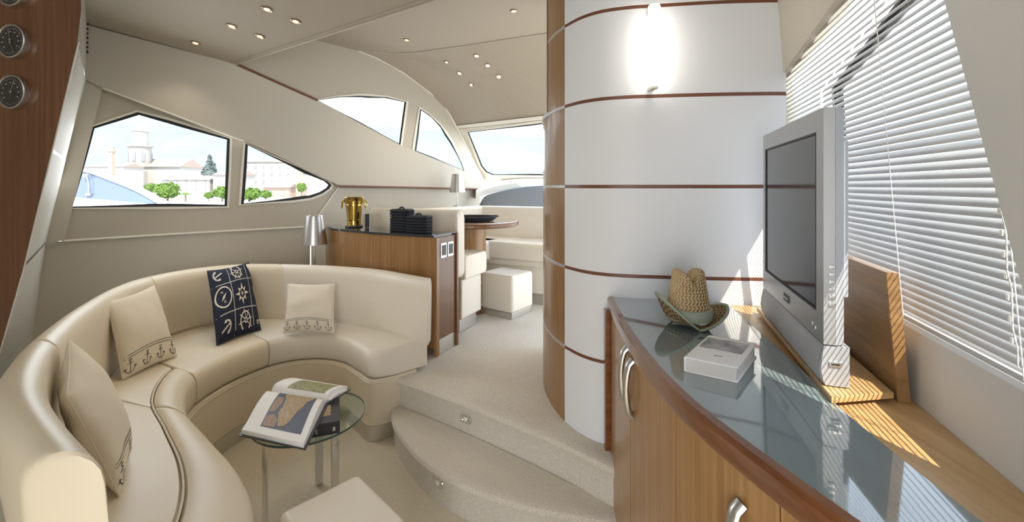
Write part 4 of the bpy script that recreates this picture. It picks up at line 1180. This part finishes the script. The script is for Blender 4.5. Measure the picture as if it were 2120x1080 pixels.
# near back rest (seen from behind above the cabinet) and its seat
nb = cr_spline([(-1.115, 3.385), (-1.02, 3.315), (-.90, 3.25), (-.70, 3.165), (-.50, 3.10), (-.385, 3.045)], 5)
slabpoly(nb, .10, .75, 1.235, 'backrest', LEATHERW, .04, side=-1)
slabpoly([(-1.0, 3.45), (-.8, 3.34), (-.6, 3.28), (-.335, 3.16)], .34, .72, .895, 'seat', LEATHERW, .04, side=-1)
slabpoly([(-1.0, 3.45), (-.8, 3.34), (-.6, 3.28), (-.365, 3.17)], .30, PZ+.10, .72, 'base', LEATHERW, .015, side=-1)
slabpoly([(-1.0, 3.46), (-.8, 3.35), (-.6, 3.29), (-.385, 3.19)], .26, PZ+.001, PZ+.10, 'kick_plate', KICK, .004, side=-1)
slabpoly([(-1.12, 3.84), (-.90, 4.10), (-.68, 4.36), (-.47, 4.62), (-.36, 4.74)], .12, .80, 1.195, 'backrest', LEATHERW, .035, side=1)
slabpoly([(-.31, 4.74), (-.05, 4.62), (.25, 4.48), (.62, 4.30)], .12, .80, 1.195, 'backrest', LEATHERW, .035, side=1)
slabpoly([(-1.0, 3.84), (-.80, 4.06), (-.58, 4.30), (-.42, 4.50)], .40, .70, .885, 'seat', LEATHERW, .04, side=1)
slabpoly([(-.32, 4.62), (-.05, 4.50), (.25, 4.36), (.60, 4.19)], .42, .715, .885, 'seat', LEATHERW, .04, side=1)
slabpoly([(-.32, 4.60), (-.05, 4.48), (.25, 4.34), (.60, 4.17)], .37, .665, .715, 'seat_plinth', LEATHERW, .01, side=1)
slabpoly([(-.32, 4.60), (-.05, 4.48), (.25, 4.34), (.60, 4.17)], .35, PZ+.10, .665, 'base', LEATHERW, .01, side=1)
slabpoly([(-.32, 4.60), (-.05, 4.48), (.25, 4.34), (.60, 4.17)], .32, PZ+.001, PZ+.10, 'kick_plate', KICK, .004, side=1)

dt = thing('dining_table', 'oval oak dining table on a thick oak pedestal with steel bands', 'table', (-.35, 3.76, PZ))
bm = B(); lathe(bm, [(.34, .735), (.395, .742), (.41, .752), (.41, .772), (.405, .782), (.39, .785)], 64, sx=1.0, sy=.92); obj('tabletop', bm, TEAKT if False else TEAKD, dt)
TT = mat('glossy table veneer', (.30, .17, .09), .15, coat=.6)
bm = B(); lathe(bm, [(.385, .7845), (.385, .787)], 64, sx=1, sy=.92); obj('top_veneer', bm, TT, dt)
zz = [0, .08, .265, .50, .735]
for k in range(4):
    bm = B(); lathe(bm, [(.125, zz[k]+(.006 if k else 0)), (.125, zz[k+1]-(.006 if k < 3 else 0))], 40); obj('pedestal_section', bm, TEAKD if k == 0 else TEAK, dt)
    if k:
        bm = B(); lathe(bm, [(.1255, zz[k]-.006), (.1265, zz[k]), (.1255, zz[k]+.006)], 40); obj('steel_band', bm, SATIN, dt)
# black woven placemats stack / tray
t = thing('woven_tray', 'flat black woven rope tray on the oval dining table', 'tray', (-.335, 3.66, PZ+.794))
bm = B()
for k, (r, z) in enumerate(((.04, .006), (.07, .006), (.10, .006), (.13, .006), (.155, .008), (.168, .018), (.176, .028))):
    tube(bm, [((r*(1+.012*math.sin(i*2.1))+0)*1.12*math.cos(2*PI*i/60), r*.8*math.sin(2*PI*i/60), z) for i in range(60)], .010 if k < 5 else .0095, 6, closed=True)
obj('braid_coils', bm, BLACK, t)
for s_ in (-1, 1):
    bm = B(); tube(bm, [(s_*(.175+.04*math.sin(PI*k/8)), -.04+.08*k/8, .034) for k in range(9)], .008, 6); obj('handle', bm, BLACK, t)

# ---------------------------------------------------------------- aft port bulkhead with gauges
BO = Vector((-1.45, 1.62, 0)); BU = Vector((.994, -.11, 0)).normalized()
BF = plane_fn(BO+Vector((0, 0, 1)), BO+BU+Vector((0, 0, 1)), BO+Vector((0, 0, 2)))
bm = B(); flatmesh(bm, [(-260, -90), (166, -90), (168, 20), (160, 86), (105, 312), (45, 560), (-8, 745), (-60, 1000), (-260, 1000)], [], BF, .035, 60, 0)
TEAKB = wood('bulkhead veneer', (.12, .048, .018), (.085, .032, .012), (.15, .065, .027))
wa = struct('wall_aft', bm, TEAKB)
# return faces between the bulkhead and the port lining
def quadstrip(A, Bp, da, name, m, n=8):
    """A: bulkhead edge pixels, Bp: pixels on the port lining"""
    bm = B(); R = []
    for k in range(n+1):
        t_ = k/n; a = Vector(A[0]).lerp(Vector(A[1]), t_); b_ = Vector(Bp[0]).lerp(Vector(Bp[1]), t_)
        p = BF(a.x, a.y, -.036); q_ = W(b_.x, b_.y, .03); R.append([p.lerp(q_, s/5) for s in range(6)])
    rings(bm, R, False, False); bmesh.ops.solidify(bm, geom=bm.faces[:], thickness=.01)
    return obj(name, bm, m, wa)
PALE = mat('pale ribbed vinyl', (.70, .675, .60), .55, bump=(40, .25))
quadstrip(((160, 86), (107, 306)), ((178, 166), (137, 328)), 0, 'vinyl_panel', PALE)
quadstrip(((105, 312), (45, 552)), ((136, 333), (95, 500)), 0, 'vinyl_panel', PALE)
quadstrip(((44, 560), (-20, 790)), ((94, 505), (40, 900)), 0, 'vinyl_panel', PALE)
quadstrip(((107, 305), (105, 313)), ((137, 327), (136, 334)), 0, 'metal_strip', SATIN)
quadstrip(((166, -70), (159, 87)), ((180, -60), (179, 167)), 0, 'vent_panel', PANEL)
VS = []
for k in range(7):
    a = Vector((177.5+.3*k, 50+9*k)); b_ = Vector((184-.5*k, 46+10*k))
    p = BF(a.x, a.y, -.03).lerp(W(a.x, a.y, .03), .9); 
    bm = B(); q0 = W(a.x, a.y, .07); q1 = W(b_.x, b_.y+4, .07); tube(bm, [q0, q1], .006, 6); obj('vent_slot', bm, BLACKP, wa)
# slanting window pillar
bm = B(); flatmesh(bm, [(176, 164), (213, 181), (133, 498), (94, 502)], [], lambda x, y, o: W(x, y, .03+o), .03, 40, 0); obj('window_pillar', bm, PANELHI, wa)
bm = B(); tube(bm, [BF(x, y, -.01)+Vector((.004, 0, 0)) for x, y in ((160, 87), (105, 312), (45, 560), (-8, 745))], .004, 6); obj('edge_strip', bm, PALE, wa)

def gauge(px, py, label, hands):
    p = BF(px, py, .0); r = .036*p.y/.9*.96
    rz = math.atan2(BU.y, BU.x)
    t = thing('gauge', label, 'gauge', p, rz, 'round gauges')
    rot = Matrix.Rotation(PI/2, 4, 'X')      # lathe axis z -> -y (towards camera)
    def put(name, bm, m): bm.transform(rot); return obj(name, bm, m, t)
    bm = B(); lathe(bm, [(r, 0), (r*1.03, .010), (r, .020), (r*.93, .022), (r*.88, .018), (r*.88, .004)], 48); put('bezel', bm, METAL)
    bm = B(); lathe(bm, [(r*.86, .010), (r*.86, .0182)], 40); d = put('dial', bm, DIAL)
    bm = B()
    for k in range(40):
        a = 2*PI*k/40
        if -2.2 < ((a+PI/2+PI) % (2*PI))-PI < -.0 and False: continue
        L = .10 if k % 4 == 0 else .05
        box(bm, (0, 0, 0), (r*L, r*.012, .0006), 0, 0, M=Matrix.Rotation(a, 4, 'Z') @ Matrix.Translation((r*(.78-L/2), 0, .0187)))
    for k in range(9):
        a = -.6+k*.55; box(bm, (r*.55*math.cos(a), r*.55*math.sin(a), .0187), (r*.10, r*.045, .0005))
    put('dial_marks', bm, DIALW)
    for cx_, cy_, a, L in hands:
        bm = B(); box(bm, (0, 0, 0), (r*L*1.25, r*.022, .0008), 0, 0, M=Matrix.Translation((cx_*r, cy_*r, .0205)) @ Matrix.Rotation(a, 4, 'Z') @ Matrix.Translation((r*L*.42, 0, 0)))
        lathe(bm, [(r*.06, 0), (r*.05, .001)], 16, (cx_*r, cy_*r, .0205)); put('needle', bm, METAL)
gauge(34, -18, 'round steel gauge at the very top of the dark wood bulkhead, cut by the frame', [(0, 0, .9, .6)])
gauge(34, 88, 'middle round gauge with two needles on the dark wood bulkhead', [(0, .08, 1.75, .6), (0, -.10, -1.15, .6)])
gauge(34, 192, 'lowest round gauge with one needle on the dark wood bulkhead', [(.05, 0, 1.25, .62)])

# closing walls aft of the picture (port side behind the bulkhead)
bm = B(); box(bm, (-3.2, .4, 1.3), (.05, 4.6, 2.8)); struct('wall_port_aft', bm, PANEL)
# unseen wall with door gap, added behind camera to cut light on sofa end
wb = thing('shading_wall_back', None, None, (0, 0, 0), kind='structure')
bm = B(); box(bm, (-2.2, -1.62, 1.25), (2.1, .06, 2.5)); obj('lining_panel', bm, PANELHI, wb)
bm = B(); box(bm, (-.5, -1.62, 2.22), (1.3, .06, .44)); obj('door_lintel', bm, PANELHI, wb)

# ---------------------------------------------------------------- the harbour outside
QUAY = mat('pale quay', (.75, .74, .72), .8)
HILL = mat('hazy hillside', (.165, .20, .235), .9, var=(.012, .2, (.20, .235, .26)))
HOUSE = mat('pale plaster', (.335, .32, .30), .9); HOUSE2 = mat('pink plaster', (.37, .275, .22), .9); ROOF = mat('roof tiles', (.30, .235, .20), .9)
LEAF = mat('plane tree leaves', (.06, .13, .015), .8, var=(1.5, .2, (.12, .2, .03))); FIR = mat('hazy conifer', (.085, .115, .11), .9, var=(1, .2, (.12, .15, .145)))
BARK = mat('bark', (.2, .15, .1), .9); WINB = mat('shaded window', (.235, .235, .25), .6)
BOATW = mat('boat gelcoat', (.85, .86, .88), .2, coat=.5); BOATG = mat('boat tinted window', (.13, .17, .25), .1, coat=.5)
bm = B(); box(bm, (-120, 230, -1.6), (600, 420, .5)); obj('quay', bm, QUAY, None, kind='structure')
bm = B(); rows = []
for i in range(40):
    x = -1600+1900*i/39; top_ = 175+55*noise.noise(Vector((i*.22, 1, 0)))+20*noise.noise(Vector((i*.9, 5, 0)))-.045*(x+600)
    rows.append([Vector((x, 900, -2)), Vector((x, 960, top_*.35+8*noise.noise(Vector((i, 2, 0))))), Vector((x, 1060, top_*.7)), Vector((x, 1200, top_)), Vector((x, 1300, -2))])
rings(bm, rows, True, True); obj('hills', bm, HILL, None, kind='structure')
# church with bell tower
Yc = 200.0; s_ = Yc/F
def pxs(n): return n*s_
t = thing('church', 'white church with domed bell tower above the harbour roofs', 'church', ((290-CX)*s_, Yc, -1.6))
def part(name, bm, m, parent=t): return obj(name, bm, m, parent)
bm = B(); box(bm, (0, 0, 5), (pxs(46), pxs(46), 10)); part('tower_base', bm, HOUSE)
bm = B(); lathe(bm, [(pxs(19), 9), (pxs(19), 21), (pxs(22.5), 21.2), (pxs(22.5), 22), (pxs(14), 22.2), (pxs(14), 28), (pxs(16), 28.2), (pxs(12.5), 30), (pxs(7), 31.5), (pxs(4), 32), (pxs(4), 34), (.2, 36)], 16); part('belfry', bm, HOUSE)
for k in range(8):
    a = 2*PI*k/8+.2; bm = B(); box(bm, (pxs(19)*math.cos(a), pxs(19)*math.sin(a), 16.5), (.5, 1.2, 4.2), a); part('opening', bm, WINB)
bm = B(); box(bm, (pxs(30), 5, 7), (pxs(120), 14, 10)); part('nave', bm, HOUSE)
bm = B(); rings(bm, [[Vector((x, -3, 12)), Vector((x, 5, 16)), Vector((x, 13, 12))] for x in (-pxs(32), pxs(92))]); part('roof', bm, ROOF)
def house(label, px0, px1, py0, Y, m=HOUSE, rows_=3, roof=True, base=-1.6, depth=10):
    s = Y/F; x0 = (px0-CX)*s; x1 = (px1-CX)*s; h = EYE+(HY-py0)*s-base
    t = thing('harbour_house', label, 'building', ((x0+x1)/2, Y, base), group='houses along the harbour')
    W_ = x1-x0; bm = B(); box(bm, (0, depth/2, h/2), (W_, depth, h)); obj('wall', bm, m, t)
    if roof:
        bm = B(); rings(bm, [[Vector((x, -.6, h)), Vector((x, depth/2, h+1.6)), Vector((x, depth+.6, h))] for x in (-W_/2-.4, W_/2+.4)]); obj('roof', bm, ROOF, t)
    nc = max(2, int(W_/3.2))
    for r in range(rows_):
        for c_ in range(nc):
            bm = B(); box(bm, (-W_/2+W_*(c_+.5)/nc, -.05, h*(r+.6)/(rows_+.2)), (.9, .2, 1.3)); obj('window', bm, WINB, t)
house('low pale house with tiled roof left of the church tower', 175, 255, 345, 180)
house('long pale harbour house right of the church', 335, 434, 372, 150)
house('pale harbour house beside the dark conifer', 441, 492, 362, 150, rows_=2)
house('large pale harbour house in the second window', 503, 604, 335, 172, rows_=4)
house('pink low house on the quay in the second window', 545, 598, 388, 110, HOUSE2, rows_=1)
house('tall pale house at the right tip of the second window', 626, 720, 358, 140, rows_=4)
bm = B(); box(bm, ((231-CX)*150/F, 150, 6), (1.3, 1.3, 15)); lathe(bm, [(1.1, 13.4), (1.1, 14.0), (.7, 14.1), (.7, 15.2)], 8, ((231-CX)*150/F, 150, 0)); obj('brick_chimney', bm, HOUSE2, None, label='slim pinkish brick chimney left of the church tower', cat='chimney')
bm = B(); box(bm, ((620-CX)*112/F, 112, 6), (1.2, 1.2, 15)); lathe(bm, [(.9, 13.2), (.9, 13.8), (.4, 14), (.4, 15)], 8, ((620-CX)*112/F, 112, 0)); obj('brick_chimney', bm, HOUSE2, None, label='slim pinkish brick chimney seen in the second window', cat='chimney')
def tree(name, label, px, py0, py1, Y, rpx, m, cone=False):
    s = Y/F; base = EYE+(HY-py1)*s; h = (py1-py0)*s; r = rpx*s
    t = thing(name, label, 'tree', ((px-CX)*s, Y, base), group=None)
    bm = B(); lathe(bm, [(r*.10, -.3), (r*.06, h*.8)], 8); obj('trunk', bm, BARK, t)
    bm = B(); rnd = random.Random(px)
    nb_ = 420
    for k in range(nb_):
        if cone:
            zz_ = rnd.uniform(.08, 1); rr = r*(1-zz_)*(.75+.35*math.sin(zz_*26)**2)+.15; a = rnd.uniform(0, 2*PI); q_ = rnd.uniform(.5, 1)
            c_ = Vector((rr*q_*math.cos(a), rr*q_*math.sin(a), zz_*h)); sz = .10*r*(1.2-zz_*.6)
        else:
            d = Vector((rnd.gauss(0, 1), rnd.gauss(0, 1), rnd.gauss(0, 1))).normalized()*rnd.uniform(.6, 1)
            c_ = Vector((d.x*r, d.y*r, h*.6+d.z*h*.40)); sz = .13*r
        v = [bm.verts.new(c_+Vector((rnd.uniform(-1, 1), rnd.uniform(-1, 1), rnd.uniform(-1, 1)))*sz*1.6) for _ in range(4)]
        for f in ((0, 1, 2), (0, 2, 3), (0, 3, 1), (1, 3, 2)): bm.faces.new([v[i] for i in f])
    if not cone: bmesh.ops.create_icosphere(bm, subdivisions=2, radius=1, matrix=Matrix.Translation((0, 0, h*.6)) @ Matrix.Diagonal((r*.85, r*.85, h*.33, 1)))
    else: lathe(bm, [(r*.7, h*.1), (r*.35, h*.5), (.05, h*.97)], 12)
    obj('foliage', bm, m, t, smooth=False)
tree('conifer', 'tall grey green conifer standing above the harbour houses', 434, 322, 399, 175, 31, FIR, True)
tree('plane_tree', 'round green tree left of the palm in the first window', 347, 378, 418, 80, 22, LEAF)
tree('plane_tree', 'small green tree behind the neighbouring boat roof in the first window', 312, 380, 402, 84, 12, LEAF)
tree('plane_tree', 'green tree at the right edge of the first window', 460, 386, 416, 80, 17, LEAF)
tree('plane_tree', 'faint small tree between the palm and the window edge', 432, 398, 414, 80, 9, LEAF)
tree('plane_tree', 'broad green tree at the left edge of the second window', 516, 390, 418, 80, 22, LEAF)
tree('plane_tree', 'low green tree right of the broad tree in the second window', 550, 394, 414, 90, 12, LEAF)
tree('plane_tree', 'single green tree near the right tip of the second window', 624, 378, 402, 90, 10, LEAF)
# palm
s = 78/F; t = thing('palm_tree', 'small palm on the quay right of the round green tree', 'tree', ((384-CX)*s, 78, -1.4))
bm = B(); lathe(bm, [(.18, 0), (.12, 1.6)], 8); obj('trunk', bm, BARK, t)
for k in range(12):
    a = 2*PI*k/12; bm = B(); rows = []
    for j in range(6):
        q_ = j/5; x = 1.0*q_; z = 1.6+.6*q_-1.2*q_*q_; wd = .16*math.sin(PI*min(.95, q_+.15)); rows.append([Vector((x*math.cos(a)-wd*math.sin(a), x*math.sin(a)+wd*math.cos(a), z-.05)), Vector((x*math.cos(a), x*math.sin(a), z+.03)), Vector((x*math.cos(a)+wd*math.sin(a), x*math.sin(a)-wd*math.cos(a), z-.05))])
    rings(bm, rows, False, False); obj('frond', bm, LEAF, t)
# neighbouring motor yacht roof close outside the first window
Yb = 9.0; s = Yb/F
t = thing('neighbouring_yacht', 'white neighbouring yacht roof with tinted wraparound windows outside the first window', 'boat', ((160-CX)*s, Yb, 0))
def by_(px, py, dy=0): return Vector(((px-CX)*s*(Yb+dy)/Yb-(160-CX)*s, dy, EYE+(HY-py)*s))
prof_o = cr_spline([(40, 352, 0), (110, 346, 0), (175, 351, 0), (235, 363, 0), (290, 386, 0), (335, 415, 0), (375, 440, 0)], 5)
prof_i = cr_spline([(40, 362, 0), (110, 356, 0), (172, 355, 0), (225, 373, 0), (275, 393, 0), (315, 415, 0), (345, 436, 0)], 5)
bm = B(); R = []
for a, b_ in zip(prof_o, prof_i): R.append([by_(b_.x, b_.y, .0), by_(a.x, a.y, 0.05), by_(a.x, a.y, 2.0), by_(b_.x, b_.y+6, 2.0)])
rings(bm, R); obj('roof_moulding', bm, BOATW, t)
bm = B(); R = []
for b_ in prof_i:
    lo = 405+max(0, (b_.x-100))*.09
    R.append([by_(b_.x, b_.y, .04), by_(b_.x, max(b_.y+.5, lo), -.05), by_(b_.x, max(b_.y+1, lo), 1.9), by_(b_.x, b_.y+2, 1.9)])
rings(bm, R); obj('tinted_window', bm, BOATG, t)
bm = B(); R = [[by_(x, 403+max(0, x-100)*.09, -.08), by_(x, 470, -.5), by_(x, 470, 2), by_(x, 410+max(0, x-100)*.09, 2)] for x in (30, 100, 200, 300, 380)]
rings(bm, R); obj('hull_side', bm, BOATW, t)
bm = B(); tube(bm, [by_(180, 365, -.04), by_(184, 385, -.06), by_(183, 402, -.06)], .012, 6); box(bm, by_(178, 363, -.05), (.08, .04, .06)); box(bm, by_(184, 402, -.07), (.10, .04, .05)); obj('wiper', bm, METAL, t)
